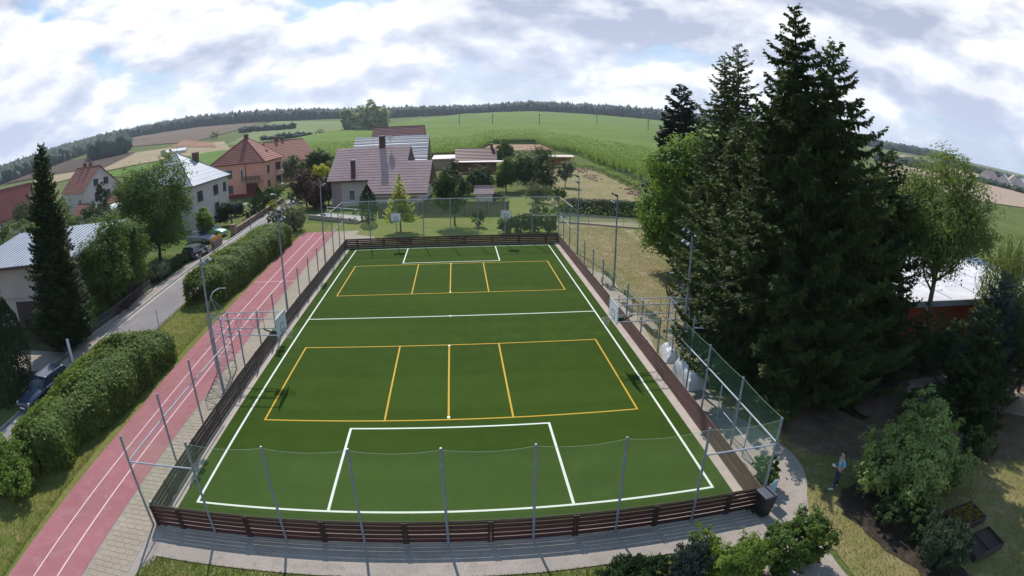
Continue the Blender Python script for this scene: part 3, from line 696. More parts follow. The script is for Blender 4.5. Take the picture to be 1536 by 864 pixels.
crumple('smaller white plastic bundle behind the larger one, nearer the basketball stand', 12.75, -8.4, R(-6), (0.42, 0.9, 0.7), 9)

def bed(x, y, rz, label, soil, plants):
    r = empty('raised_bed', (x, y, 0), rz, label, 'planter', 'wooden raised beds on the lawn')
    bm_ = mat('dark_stained_board', (0.07, 0.05, 0.045), (0.045, 0.033, 0.03), 5, 0.8, aniso=(0.3, 2, 2))
    for sx in (-1, 1): MB().box((sx*0.62, 0, 0.16), (0.05, 2.0, 0.32)).build('side_board', bm_, r, bevel=0.005)
    for sy in (-1, 1): MB().box((0, sy*0.975, 0.16), (1.19, 0.05, 0.32)).build('end_board', bm_, r, bevel=0.005)
    MB().box((0, 0, 0.24), (1.2, 0.05, 0.1)).build('cross_board', bm_, r)
    MB().box((0, 0, 0.1), (1.18, 1.88, 0.2)).build('soil', soil, r)
    return r
bedsoil = mat('dark_bed_soil', (0.035, 0.027, 0.024), (0.055, 0.042, 0.035), 14, 0.95, bump=1.0)
BED1 = bed(19.45, -28.9, R(87), 'empty raised bed of dark boards nearest the bottom edge on the right lawn', bedsoil, 0)
BED2 = bed(19.9, -27.1, R(86), 'raised bed with yellow green seedlings behind the empty one', bedsoil, 1)

# ------------------------------------------------------------------ foliage generators
def unit(n, rg):
    v = rg.normal(size=(n, 3)); return v/np.linalg.norm(v, axis=1, keepdims=True)
def diamonds(P, N, size, rg, asp=0.6, droop=0.0, along=None):
    """leaf quads at P facing about N"""
    n = len(P); s = size*(0.65+0.7*rg.random(n))[:, None]
    T = np.cross(N, unit(n, rg)) if along is None else along; T[:, 2] -= droop
    T /= np.linalg.norm(T, axis=1, keepdims=True)+1e-9
    B = np.cross(N, T); B /= np.linalg.norm(B, axis=1, keepdims=True)+1e-9
    nn = np.cross(T, B)
    a = P-T*s*0.5; c = P+T*s*0.5; m = P-T*s*0.05
    b = m+B*s*0.5*asp+nn*s*0.08; d = m-B*s*0.5*asp+nn*s*0.08
    return np.stack([a, b, c, d], 1)
def crown_points(rg, lobes, n, shell=0.55, clump=0.0, cn=0):
    """points through a set of ellipsoid lobes (cx,cy,cz,rx,ry,rz), gathered into clumps near the surface"""
    L = np.array(lobes); vol = (L[:, 3]*L[:, 4]*L[:, 5])**0.67; p = vol/vol.sum()
    nc = cn or max(24, n//34); k = rg.choice(len(L), nc, p=p); d = unit(nc, rg)
    rad = (shell+(1-shell)*rg.random(nc)**0.6)[:, None]
    C = L[k, :3]+d*rad*L[k, 3:6]*(1+0.12*rg.normal(size=(nc, 1)))
    cr = (clump or 0.46)*np.mean(L[:, 3:6])*(0.45+0.85*rg.random(nc))
    j = rg.integers(0, nc, n); dd = unit(n, rg); dd[:, 2] *= 0.75
    P = C[j]+dd*cr[j][:, None]*(rg.random(n)**0.45)[:, None]
    N = d[j]*0.55+dd*0.55+np.array([0, 0, 0.35])+0.45*unit(n, rg); N /= np.linalg.norm(N, axis=1, keepdims=True)
    return P, N, C
def trunk_mesh(rg, h, r, tips, parent, m, base=0.0, name='trunk', n=8):
    mb = MB(); pts = [Vector((0, 0, 0))]; k = 5
    for i in range(1, k+1): pts.append(Vector((rg.normal()*0.04*h*0.3, rg.normal()*0.04*h*0.3, h*i/k)))
    rads = [r*1.25]+[r*(1-0.6*i/k) for i in range(1, k+1)]
    mb.path(pts, rads, n)
    for t in tips:
        t = Vector(t); s = max(0.25*h, min(0.95*h, t.z*0.62)); s = min(s, h*0.95); i = min(int(s/h*k), k-1); a = pts[i].lerp(pts[i+1], s/h*k-i)
        mid = a.lerp(t, 0.5)+Vector((0, 0, -0.05*h)); mb.path([a, mid, t], [r*0.38, r*0.22, r*0.06], 6)
    return mb.build(name, m, parent)
SEED = [100]
def tree(name, x, y, h, rad, label, lm_, leaf=0.25, n=4000, lobes=None, trunk_r=None, base=0.25, cat='tree', group=None, bm_=None, flat=0.8, sh=0.5, z0=None, asp=0.6, nl=7):
    if n < 5000: n = int(n*1.9)
    SEED[0] += 1; rg = np.random.default_rng(SEED[0])
    z0 = 0.0 if z0 is None else z0
    root = empty(name, (x, y, z0), 0, label, cat, group)
    if lobes is None:
        lobes = []; zc = h*(base+(1-base)*0.5); rz = h*(1-base)*0.5
        lobes.append((0, 0, zc, rad*0.72, rad*0.72, rz*0.9))
        for i in range(nl):
            a = rg.uniform(0, 2*PI); zz = rg.uniform(-0.62, 0.72); rr_ = rad*0.52*math.sqrt(max(0.1, 1-zz*zz))
            q = rg.uniform(0.32, 0.5); lobes.append((rr_*math.cos(a), rr_*math.sin(a), zc+zz*rz, rad*q, rad*q, min(rad*q, rz*0.5)*rg.uniform(0.8, 1.1)))
    n = int(n*1.35); leaf *= 0.95
    P, N, C = crown_points(rg, lobes, n, sh)
    P[:, 2] = np.maximum(P[:, 2], 0.08)
    quads_mesh('crown', diamonds(P, N, leaf, rg, asp), lm_, root)
    tips = [C[i] for i in rg.choice(len(C), min(14, len(C)), replace=False)]
    trunk_mesh(rg, h*0.72, trunk_r or max(0.05, h*0.018), tips, root, bm_ or bark)
    return root
def bush(name, x, y, h, rx, ry, label, lm_, leaf=0.14, n=3000, rz=0.0, cat='bush', group=None, up=0.0, asp=0.6, sh=0.6):
    n = int(n*1.6); leaf *= 0.85
    SEED[0] += 1; rg = np.random.default_rng(SEED[0])
    root = empty(name, (x, y, 0), rz, label, cat, group); lobes = [(0, 0, h*0.45, rx*0.8, ry*0.8, h*0.45)]
    for i in range(9):
        a = rg.uniform(0, 2*PI); k = rg.uniform(0.35, 0.75); q = rg.uniform(0.3, 0.48)
        lobes.append((rx*k*math.cos(a), ry*k*math.sin(a), h*rg.uniform(0.3, 0.72), rx*q, ry*q, h*rg.uniform(0.22, 0.32)))
    P, N, C = crown_points(rg, lobes, n, sh, clump=0.34); P[:, 2] = np.clip(P[:, 2], 0.03, None)
    al = None
    if up: al = unit(len(P), rg)*0.8+N*0.4+np.array([0, 0, up])
    quads_mesh('foliage', diamonds(P, N, leaf, rg, asp, along=al), lm_, root)
    mb = MB()
    for i in range(9):
        t = Vector(C[i % len(C)]); mb.path([Vector((t.x*0.1, t.y*0.1, 0)), Vector((t.x*0.5, t.y*0.5, t.z*0.6)), t], [0.05*h/2, 0.03*h/2, 0.01], 5)
    mb.build('stems', bark, root)['kind'] = 'stuff'
    return root
def spruce(name, x, y, h, rad, label, lm_, seed, per_m=11, droop=0.35, twig=0.42, tw=0.11, bare=0.06, power=0.75, dens=1.0, group=None, hang=1.0, lean=(0, 0), top=0.0, cat='spruce'):
    """conifer: whorled boughs that sag and lift at the tip, with side twigs and hanging twigs of needles"""
    rg = np.random.default_rng(seed); root = empty(name, (x, y, 0), 0, label, cat, group)
    mb = MB(); k = 8; pts = [Vector((lean[0]*(i/k)**1.5, lean[1]*(i/k)**1.5, h*0.985*i/k)) for i in range(k+1)]
    mb.path(pts, [h*0.014*(1-0.93*i/k)+0.01 for i in range(k+1)], 9)
    Q = []; nb = int(h*per_m)
    zs = bare+(0.995-bare)*(1-np.sqrt(1-(np.arange(nb)+rg.random(nb))/nb*0.93))/(1-math.sqrt(0.07)); ph = rg.uniform(0, 6)
    for b, zf in enumerate(zs):
        z = zf*h; a = ph+b*2.39996+rg.normal()*0.25
        prof = (1-zf)**power*min(1.0, 0.55+zf*2.2)
        L = rad*prof*(0.72+0.42*rg.random()) + 0.12
        if rg.random() < 0.08: L *= 1.22
        d = np.array([math.cos(a), math.sin(a), 0]); base = np.array([lean[0]*zf**1.5, lean[1]*zf**1.5, z])
        m = max(4, int(L/0.13*dens)); t = (np.arange(m)+rg.random(m))/m
        dr = droop*(1.1-0.75*zf)
        zz = L*(0.10*t+0.55*t*max(0.0, zf-0.82)/0.18 - dr*np.sin(PI*0.75*t)*t**0.6 + 0.16*t**4+(zf-0.45)*0.32*t)
        S_ = np.array([-d[1], d[0], 0.0]); bend = rg.normal()*0.12*L*t**2
        C = base+d*(L*t)[:, None]+S_*bend[:, None]; C[:, 2] = z+zz
        step = max(1, m//5)
        if L > 1.2: mb.path([Vector(base)]+[Vector(C[i]) for i in range(step, m, step)], [0.035*L/3+.008]+[max(0.006, 0.03*L/3*(1-i/m)) for i in range(step, m, step)], 4)
        w = np.sin(PI*(0.12+0.85*t))**0.6
        for q in (-1, 1):                                    # side twigs, fanning forward
            for rep in range(2):
                T = S_*q*(0.75+0.4*rg.random(m))[:, None]+d*(0.55+0.5*rg.random(m))[:, None]; T[:, 2] += -0.25*hang+0.25*rg.normal(size=m)
                T /= np.linalg.norm(T, axis=1, keepdims=True)
                ln = twig*(0.6+0.7*rg.random(m))*w*min(1.0, 0.5+L*0.3)
                off = rg.random(m)*twig*0.9*w*min(1.0, L*0.5)
                st = C+T*off[:, None]
                N = np.array([0, 0, 1.0])+0.7*unit(m, rg); B = np.cross(N, T); B /= np.linalg.norm(B, axis=1, keepdims=True)
                hw = (tw*(0.7+0.6*rg.random(m)))[:, None]
                e = st+T*ln[:, None]; mid = st+T*(ln*0.4)[:, None]
                Q.append(np.stack([st, mid+B*hw, e, mid-B*hw], 1))
        if hang > 0:                                         # hanging curtains
            for rep in range(2):
                T = np.array([0, 0, -1.0])+0.32*unit(m, rg)+d*0.15; T /= np.linalg.norm(T, axis=1, keepdims=True)
                ln = hang*twig*(0.5+1.0*rg.random(m))*w*min(1.0, 0.35+L*0.25)
                st = C+S_*(rg.normal(size=m)*0.16*min(1, L*0.5))[:, None]
                B = np.cross(T, unit(m, rg)); B /= np.linalg.norm(B, axis=1, keepdims=True); hw = (tw*0.75*(0.6+0.7*rg.random(m)))[:, None]
                e = st+T*ln[:, None]; mid = st+T*(ln*0.35)[:, None]
                Q.append(np.stack([st, mid+B*hw, e, mid-B*hw], 1))
    V = np.concatenate(Q); V[:, :, 2] = np.maximum(V[:, :, 2], 0.02)
    quads_mesh('crown', V, lm_, root); mb.build('trunk', bark, root)
    return root

L_spruce = leafmat('spruce_needles', (0.024, 0.042, 0.014), (0.055, 0.082, 0.022), 0.3)
L_spruce2 = leafmat('grey_green_needles', (0.034, 0.055, 0.018), (0.085, 0.12, 0.032), 0.35)
L_pine = leafmat('pine_needles', (0.018, 0.028, 0.018), (0.035, 0.048, 0.026), 0.15)
L_dark = leafmat('dark_green_leaves', (0.030, 0.052, 0.016), (0.055, 0.085, 0.025), 0.3)
L_mid = leafmat('mid_green_leaves', (0.050, 0.088, 0.020), (0.11, 0.17, 0.036), 0.42)
L_light = leafmat('light_green_leaves', (0.09, 0.14, 0.028), (0.19, 0.27, 0.05), 0.48)
L_maple = leafmat('fresh_maple_leaves', (0.055, 0.11, 0.016), (0.14, 0.24, 0.032), 0.45, (0.34, 0.46, 0.05))
L_gold = leafmat('golden_leaves', (0.30, 0.32, 0.03), (0.45, 0.45, 0.05), 0.5)
L_copper = leafmat('copper_leaves', (0.050, 0.022, 0.022), (0.085, 0.04, 0.035), 0.3)
L_silver = leafmat('silver_green_leaves', (0.10, 0.125, 0.075), (0.17, 0.20, 0.12), 0.35)
L_thuja = leafmat('thuja_foliage', (0.022, 0.045, 0.018), (0.042, 0.070, 0.026), 0.2)
L_hedge = leafmat('hornbeam_hedge_leaves', (0.055, 0.092, 0.02), (0.17, 0.235, 0.055), 0.45)
L_jun = leafmat('juniper_foliage', (0.040, 0.065, 0.042), (0.085, 0.115, 0.075), 0.25)
L_blue = leafmat('blue_spruce_needles', (0.045, 0.065, 0.055), (0.08, 0.105, 0.09), 0.2)
L_rhodo = leafmat('glossy_pale_shrub_leaves', (0.07, 0.12, 0.028), (0.36, 0.44, 0.15), 0.5, rough=0.45, spec=0.3)
L_birch = leafmat('birch_leaves', (0.075, 0.115, 0.03), (0.17, 0.23, 0.065), 0.46)
L_willow = leafmat('willow_leaves', (0.065, 0.095, 0.026), (0.13, 0.165, 0.05), 0.42)

# --- big conifer group on the right
spruce('spruce', 16.7, -13.4, 20.1, 6.4, 'tallest spruce of the right hand group, drooping boughs, its tip near the top edge', L_spruce, 11, per_m=12, dens=1.5, lean=(0.0, 0), power=0.84, bare=0.13, droop=0.44, twig=0.42, hang=1.2)
spruce('spruce', 19.3, -13.2, 18.6, 7.0, 'spruce just right of the tallest one, with long boughs reaching out to the right', L_spruce2, 12, per_m=12, dens=1.5, droop=0.4, power=0.8, twig=0.42, hang=1.2)
spruce('spruce', 22.6, 4.0, 20.2, 4.6, 'spruce with a pointed tip left of the tallest one, farther back', L_spruce2, 13, per_m=13, dens=1.1, hang=0.6, power=0.62)
spruce('spruce', 20.6, 2.5, 18.9, 4.2, 'slightly shorter spruce at the left end of the group, above the bright maple', L_spruce2, 14, per_m=13, dens=1.1, hang=0.6, power=0.62)
spruce('spruce', 23.3, -1.6, 16.6, 5.2, 'spruce between the two pointed tips, its top low in the gap', L_spruce2, 61, per_m=14, dens=1.2, power=0.7)
spruce('spruce', 18.5, -4.8, 14.2, 5.2, 'grey green spruce filling the middle of the group above the shaded lawn edge', L_spruce2, 15, per_m=12, dens=1.4, power=0.55, droop=0.45, hang=1.2)
spruce('spruce', 18.0, -9.6, 14.5, 5.0, 'dark spruce behind the tallest trunk, close over the benches', L_spruce2, 16, per_m=12, dens=1.4, power=0.55, droop=0.45, hang=1.2)
spruce('spruce', 24.2, -12.6, 13.2, 4.4, 'short broad dark spruce at the right end of the group, below the long boughs', L_spruce, 17, per_m=14, dens=1.2, power=0.55)
spruce('spruce', 26.5, -7.0, 12.0, 3.8, 'dark spruce standing behind the short broad one', L_spruce, 18, per_m=12, dens=1.1, power=0.55)
spruce('spruce', 26.6, -8.8, 10.5, 4.0, 'dark spruce at the back of the group above the white roof', L_spruce, 71, per_m=13, dens=1.2, power=0.6)
spruce('spruce', 31.2, -18.2, 7.6, 3.5, 'small dense spruce in front of the white roofed hall at the right edge', L_blue, 19, per_m=16, dens=1.2, power=0.7)
tree('cherry_tree', 35.0, -19.5, 7.0, 3.2, 'dark leafy tree at the right picture border between the small spruce and the sunlit ground', L_dark, 0.22, 7000, base=0.1)
bush('bush', 24.4, -19.6, 2.2, 2.6, 1.8, 'dark low bush in deep shade behind the wide pale leaved shrub', L_dark, 0.18, 4200)
bush('bush', 24.8, -23.6, 1.6, 1.6, 1.2, 'low dark bush in shade between the pale leaved shrub and the right lawn', L_dark, 0.16, 2600)
spruce('spruce', 27.6, -20.0, 6.2, 3.1, 'low dark spruce beyond the raised beds, left of the small dense one', L_spruce, 20, per_m=16, dens=1.2, power=0.6)
def pine(x, y, h, rad, label):
    SEED[0] += 1; rg = np.random.default_rng(77); root = empty('pine', (x, y, 0), 0, label, 'pine')
    lobes = []
    for i in range(30):
        zf = 0.32+0.68*i/30; a = i*2.4; L = rad*(1-((zf-0.45)/0.62)**2*0.9)*rg.uniform(0.5, 1.0)*(1.25 if zf < 0.55 else 0.85)
        lobes.append((L*math.cos(a)*0.75, L*math.sin(a)*0.75, h*zf, 0.85, 0.85, 0.5))
    P, N, C = crown_points(rg, lobes, 15000, 0.3, clump=0.55, cn=420)
    al = unit(len(P), rg)+np.array([0, 0, 0.7])
    quads_mesh('crown', diamonds(P, N, 0.42, rg, 0.22, along=al), L_pine, root)
    trunk_mesh(rg, h*0.93, 0.22, [l[:3] for l in lobes], root, bark)
spruce('pine', 23.9, 19.4, 17.4, 4.6, 'dark open crowned pine at the left rim of the group, against the field and sky', L_pine, 63, per_m=6, dens=1.2, droop=0.05, twig=0.75, tw=0.2, bare=0.3, hang=0.35, power=0.62, cat='pine')
tree('maple', 20.8, 10.6, 12.8, 4.4, 'bright green maple at the left end of the conifer group beside the dry lawn', L_maple, 0.31, 22000, base=0.01, trunk_r=0.25, nl=15)
tree('birch', 29.6, -13.2, 13.8, 4.9, 'tall airy green birch rising in front of the white roofed hall', L_birch, 0.22, 28000, base=0.40, bm_=bark_grey, sh=0.25, nl=12, asp=0.5)
tree('birch', 50.5, 6.0, 15.0, 4.8, 'slender grey green birch just right of the tall one', leafmat('grey_birch_leaves', (0.055, 0.07, 0.035), (0.10, 0.12, 0.06), 0.35), 0.3, 8500, base=0.1, bm_=bark_grey, sh=0.2)
for i, (x, y, h, w) in enumerate([(29.0, -14.4, 5.0, 2.6), (31.9, -14.2, 3.5, 1.4), (36.2, -13.8, 4.4, 2.3), (41.0, -14.5, 3.6, 2.6), (46.0, -15.0, 3.8, 3.0)]):
    bush('bush', x, y, h, w, w*0.8, ['leftmost bush against the red wall of the hall', 'bush left of the visible red wall piece', 'bush right of the visible red wall piece', 'low bush behind the small dense spruce', 'bush at the right edge below the weeping trees'][i], L_dark, 0.2, 3600)
def willow(x, y, h, rad, label, seed, n=240):
    rg = np.random.default_rng(seed); root = empty('willow', (x, y, 0), 0, label, 'willow', 'weeping trees at the right edge'); Q = []; mb = MB(); tips = []
    for i in range(n):
        a = rg.uniform(0, 2*PI); q = rg.random()**0.5*rad; top = h*(1-0.32*(q/rad)**2)*rg.uniform(0.8, 1.0); ln = rg.uniform(0.3, 0.75)*top
        m = int(ln/0.09); t = np.arange(m)/m; px_ = q*math.cos(a)+0.15*np.sin(3*t+i)+0.1*rg.normal(size=m); py_ = q*math.sin(a)+0.15*np.cos(3*t+i)+0.1*rg.normal(size=m)
        P = np.stack([px_, py_, top-ln*t], 1); T = np.array([0, 0, -1.0])+0.45*unit(m, rg)
        Q.append(diamonds(P, unit(m, rg), 0.24, rg, 0.3, along=T)); 
        if i % 12 == 0: tips.append((P[0][0], P[0][1], P[0][2]))
    quads_mesh('crown', np.concatenate(Q), L_willow, root); trunk_mesh(rg, h*0.7, 0.2, tips, root, bark)
willow(38.6, -14.0, 9.4, 2.9, 'weeping willow with hanging strands before the white roof at the right edge', 31)
willow(43.6, -16.0, 9.0, 3.0, 'weeping tree half cut off by the right picture edge', 32, 200)
tree('apple_tree', 31.6, -22.8, 7.4, 3.3, 'small tree with a bare leaning trunk at the far right, above the sunlit lawn', L_dark, 0.22, 6500, base=0.36)
bush('flowering_shrub', 18.2, -23.8, 3.3, 2.8, 2.4, 'wide shrub with pale glossy leaves right beside the person in the blue shirt', L_rhodo, 0.2, 11000)
bush('flowering_shrub', 20.9, -24.9, 2.0, 1.4, 1.1, 'lower pale leaved shrub between the large one and the raised beds', L_rhodo, 0.17, 3200)
bush('bush', 16.1, -25.6, 1.3, 0.95, 0.9, 'low dark shrub on the dark ground in front of the person', L_dark, 0.13, 2600)
bush('bush', 16.9, -26.9, 1.5, 0.9, 0.8, 'dark shrub between the pale leaved shrub and the feathery juniper', L_dark, 0.13, 2600)
bush('flowering_shrub', 19.9, -22.4, 3.7, 1.7, 1.5, 'tall upright part of the pale leaved shrubs, behind the wide one', L_rhodo, 0.2, 5000)
bush('juniper', 16.8, -28.6, 2.0, 1.15, 1.3, 'feathery grey green juniper left of the raised beds', L_jun, 0.26, 8000, up=0.9, asp=0.22)
bush('shrub', 11.0, -26.1, 2.5, 1.4, 1.1, 'round bright leaved shrub on the lawn left of the bottom right path', L_mid, 0.15, 6500)
bush('shrub', 8.9, -26.1, 2.0, 1.55, 1.1, 'yellow green shrub at the bottom edge, left of the round bright one', L_light, 0.12, 6000)
bush('juniper', 7.2, -25.8, 2.1, 0.8, 0.8, 'blue grey juniper at the bottom edge between two green shrubs', L_blue, 0.2, 4200, up=0.8, asp=0.25)
bush('shrub', 7.9, -25.3, 2.1, 0.6, 0.55, 'narrow leafy shrub touching the paving shadow behind the blue grey juniper', L_light, 0.11, 2200, up=0.6)
bush('juniper', 5.5, -25.6, 1.35, 1.2, 0.8, 'low spreading green juniper, leftmost of the shrubs along the bottom edge', L_thuja, 0.2, 5200, up=0.5, asp=0.25)
bush('juniper', 10.3, -28.2, 1.0, 1.0, 0.7, 'low blue juniper at the very bottom edge under the yellow green shrub', L_blue, 0.18, 3000, up=0.4, asp=0.25)
bush('bush', 12.3, -21.3, 1.5, 0.5, 0.8, 'dark green bush behind the net at the near right corner of the fence', L_mid, 0.13, 2200)

# --- left side
bush('bush', -31.5, -12.6, 2.6, 1.8, 1.6, 'dark bush in the shade behind the dark blue car', L_dark, 0.18, 3600)
bush('bush', -33.5, -3.0, 3.0, 2.2, 1.8, 'dark leafy bush before the garage of the beige house', L_dark, 0.2, 4200)
bush('bush', -30.6, -19.0, 2.2, 1.6, 2.0, 'dark bush at the left picture edge below the tall thuja', L_dark, 0.18, 3200)
spruce('spruce', -28.6, -5.6, 14.9, 2.75, 'slender dark spruce rising above the road on the left', L_spruce, 41, per_m=30, dens=1.6, power=0.66, twig=0.36, hang=0.8, droop=0.22)
def thuja(name, x, y, h, rad, label, n=5000, m=None, leaf=0.18):
    SEED[0] += 1; rg = np.random.default_rng(SEED[0]); root = empty(name, (x, y, 0), 0, label, 'thuja')
    t = rg.random(n)**0.8; a = rg.uniform(0, 2*PI, n); rr_ = rad*np.sin(PI*np.clip(0.18+0.82*t, 0, 1))**0.55*np.where(t > 0.75, (1-t)/0.25*0.6+0.4, 1)
    rr_ = rr_*(0.75+0.25*rg.random(n)**0.5)*(1+0.1*np.sin(5*a+9*t))
    P = np.stack([rr_*np.cos(a), rr_*np.sin(a), t*h*0.97+0.05], 1); N = np.stack([np.cos(a), np.sin(a), 0.3*np.ones(n)], 1)+0.5*unit(n, rg); N /= np.linalg.norm(N, axis=1, keepdims=True)
    al = 0.5*unit(n, rg)+np.array([0, 0, 1.0])+0.35*N
    quads_mesh('foliage', diamonds(P, N, leaf, rg, 0.45, along=al), m or L_thuja, root)
    mb = MB().tube((0, 0, 0), (0, 0, h*0.8), rad*0.12, 0.02); mb.build('trunk', bark, root); return root
thuja('thuja', -27.7, -14.6, 6.8, 1.35, 'tall columnar thuja cut by the left picture edge', 9000)
thuja('thuja', -28.9, -11.8, 6.0, 1.2, 'dark column of thuja behind the parked blue car, near the left edge', 6000)
tree('walnut_tree', -34.0, 20.3, 10.8, 5.8, 'large rounded leafy tree between the grey roofed house and the road', L_mid, 0.27, 24000, base=0.12, nl=14)
tree('cherry_tree', -30.0, 3.0, 8.2, 3.4, 'leafy tree next to the slender spruce, above the iron fence', L_mid, 0.23, 14000, base=0.06, nl=11)
tree('cherry_tree', -30.9, 8.0, 7.8, 3.4, 'second leafy tree behind the iron fence, right of the first one', L_mid, 0.23, 12000, base=0.06, nl=11)
tree('conifer_sapling', -32.4, 30.6, 4.6, 1.6, 'fresh green small tree in front of the grey roofed house corner', L_light, 0.2, 3800, base=0.1)
bush('shrub', -28.9, -2.3, 2.7, 1.3, 1.2, 'vivid yellow green shrub beside the slender spruce', leafmat('vivid_leaves', (0.10, 0.19, 0.02), (0.17, 0.28, 0.035), 0.45), 0.16, 5000)
bush('bush', -29.6, 12.4, 1.9, 1.4, 2.4, 'grey green low bush by the road in the tree shade', L_silver, 0.16, 3500)
bush('bush', -30.2, 2.4, 1.7, 1.1, 2.2, 'light leaved bush above the iron fence', L_light, 0.15, 3000)
bush('barberry_hedge', -28.35, 4.0, 1.25, 0.5, 4.6, 'reddish brown thin hedge along the iron fence by the road', L_copper, 0.12, 5000, rz=R(5), cat='hedge')
bush('clipped_hedge', -28.1, -4.5, 1.2, 0.6, 2.2, 'dark clipped hedge at the roadside near the white gate post', L_dark, 0.12, 4200, cat='hedge', rz=R(4))
bush('clipped_hedge', -29.6, 17.5, 1.5, 0.7, 5.0, 'dark hedge in tree shade left of the road, beyond the grey green bush', L_dark, 0.15, 6000, cat='hedge', rz=R(4))
tree('garden_pine', -32.6, 41.0, 3.6, 2.3, 'flat topped clipped pine before the white house wall', L_pine, 0.24, 4200, lobes=[(0, 0, 2.8, 1.9, 1.5, 0.5), (0.9, -0.4, 2.4, 1.2, 1.0, 0.4), (-1.1, 0.3, 2.1, 1.3, 1.2, 0.6), (-1.6, -0.3, 1.3, 1.0, 0.9, 0.8)], trunk_r=0.14)
thuja('thuja', -30.5, 48.0, 4.7, 1.05, 'dark cone shaped thuja before the salmon house', 2600)
bush('shrub', -29.6, 52.5, 1.9, 0.9, 0.9, 'bright yellow bush right of the cone shaped thuja', L_gold, 0.2, 1200)
bush('bush', -31.5, 46.0, 1.5, 1.6, 1.4, 'dark low bush left of the cone shaped thuja', L_dark, 0.2, 1800)
bush('bush', -27.6, 60.0, 2.4, 2.2, 2.0, 'mid green bush behind the yellow bush near the stone wall', L_mid, 0.22, 2200)
tree('copper_beech', -24.0, 53.5, 7.0, 2.9, 'dark purple leaved tree between the salmon house and the brown roofed house', L_copper, 0.26, 6000, base=0.06)
tree('copper_plum', -21.4, 50.2, 4.6, 2.2, 'smaller purple leaved tree at the gable of the brown roofed house', L_copper, 0.24, 3200, base=0.05)
tree('golden_maple', -22.0, 57.5, 6.6, 2.2, 'golden yellow tree left of the brown roofed house', L_gold, 0.26, 2600, base=0.45)
tree('garden_tree', -20.6, 55.0, 5.0, 2.0, 'dark green tree under the golden tree', L_dark, 0.24, 2600, base=0.05)
tree('garden_tree', -38.0, 92.0, 6.8, 2.8, 'grey green tree right of the salmon house', L_silver, 0.34, 2600, base=0.05)
tree('garden_tree', -33.5, 88.0, 5.4, 2.4, 'dull green tree below the gable roofed house behind the salmon one', L_mid, 0.34, 2200, base=0.05)
tree('garden_tree', -28.8, 83.0, 8.4, 3.2, 'dark tree left of the brown roofed house, in front of the corn', L_dark, 0.34, 4200, base=0.05)
tree('garden_tree', -32.3, 96.0, 6.8, 3.0, 'rounded dark tree behind the first dark one', L_dark, 0.36, 2600, base=0.05)
tree('garden_tree', -24.2, 76.0, 6.4, 2.4, 'olive green tree touching the left edge of the brown roof', leafmat('olive_leaves', (0.09, 0.10, 0.02), (0.15, 0.16, 0.035), .4), 0.32, 2400, base=0.05)
bush('willow_bush', -20.3, 33.2, 3.9, 1.9, 1.8, 'silver green upright bush by the end of the running track', L_silver, 0.26, 5200, up=1.4, asp=0.28)
bush('bush', -23.6, 34.9, 3.0, 1.4, 1.6, 'dark green bush left of the silver green one', L_dark, 0.18, 2600)
for i, (x, y) in enumerate([(-18.6, 42.5), (-15.3, 38.6), (-13.2, 37.2)]):
    bush('box_ball', x, y, 0.9, 0.65, 0.6, ['clipped dark ball bush on the terrace edge, leftmost of three', 'clipped dark ball bush on the terrace edge, middle of three', 'clipped dark ball bush on the terrace edge, nearest the columnar thuja'][i], L_dark, 0.12, 700, group='clipped ball bushes on the terrace edge')
thuja('thuja', -11.0, 36.4, 5.2, 1.15, 'dark oval thuja standing in front of the brown roofed house', 3600, leaf=0.2)
spruce('larch', -6.1, 29.8, 6.9, 2.3, 'young yellow green larch behind the far fence, left backboard before it', L_gold if False else leafmat('larch_needles', (0.30, 0.34, 0.05), (0.46, 0.50, 0.09), 0.5), 55, per_m=16, dens=1.1, droop=0.1, twig=0.36, tw=0.12, bare=0.2, hang=0.4, power=0.9, cat='larch')
tree('garden_tree', 0.35, 33.0, 7.0, 2.9, 'round dark tree on the lawn behind the middle of the far fence', L_dark, 0.22, 8500, base=0.28, bm_=bark_grey)
bush('bush', 3.2, 31.8, 2.5, 0.95, 0.9, 'rounded dark bush just right of the round lawn tree', L_dark, 0.15, 2600)
for i, x in enumerate([6.3, 7.9, 9.6, 11.3]):
    bush('shrub', x, 27.6+0.2*math.sin(i), 2.3+0.12*(i % 2), 1.25, 1.0, ['leftmost of four clipped shrubs behind the far fence', 'second from the left of four clipped shrubs, under the right backboard', 'third of four clipped shrubs behind the far fence', 'rightmost of four clipped shrubs behind the far fence'][i], leafmat('clipped_shrub_leaves', (0.035, 0.052, 0.016), (0.08, 0.10, 0.032), .3), 0.17, 4200, group='four clipped shrubs behind the far fence')
tree('garden_tree', 4.4, 60.0, 5.6, 2.9, 'dark tree behind the little garden shed', L_dark, 0.28, 4200, base=0.06)
tree('garden_tree', -0.6, 68.0, 5.2, 2.2, 'dark tree at the right end of the brown roof', L_dark, 0.28, 2600, base=0.06)
tree('garden_tree', 14.8, 65.0, 8.0, 5.0, 'large round dark green tree in the garden behind the right backboard', L_dark, 0.30, 10500, base=0.04, nl=12)
tree('garden_tree', 9.4, 64.0, 5.6, 2.6, 'mid green tree left of the large round one', L_mid, 0.28, 3400, base=0.04)
tree('garden_tree', 13.5, 118.0, 6.6, 3.2, 'rounded tree next to the bare orange strip by the corn', L_mid, 0.42, 2400, base=0.03)
tree('garden_tree', 21.2, 70.0, 5.0, 2.0, 'grey green tree at the right of the large round one', L_silver, 0.28, 2200, base=0.2)
bush('willow_bush', 13.0, 50.2, 3.5, 2.3, 1.6, 'pale green feathery bush in the garden behind the far right fence corner', L_silver, 0.26, 4600, up=0.9, asp=0.3)
bush('bush', 16.6, 52.0, 2.6, 1.4, 1.5, 'mid green bush right of the pale feathery one', L_mid, 0.22, 2200)
bush('bush', 7.2, 51.0, 1.9, 1.7, 1.3, 'low pale bush between the garden shed and the feathery bush', L_silver, 0.2, 2200)
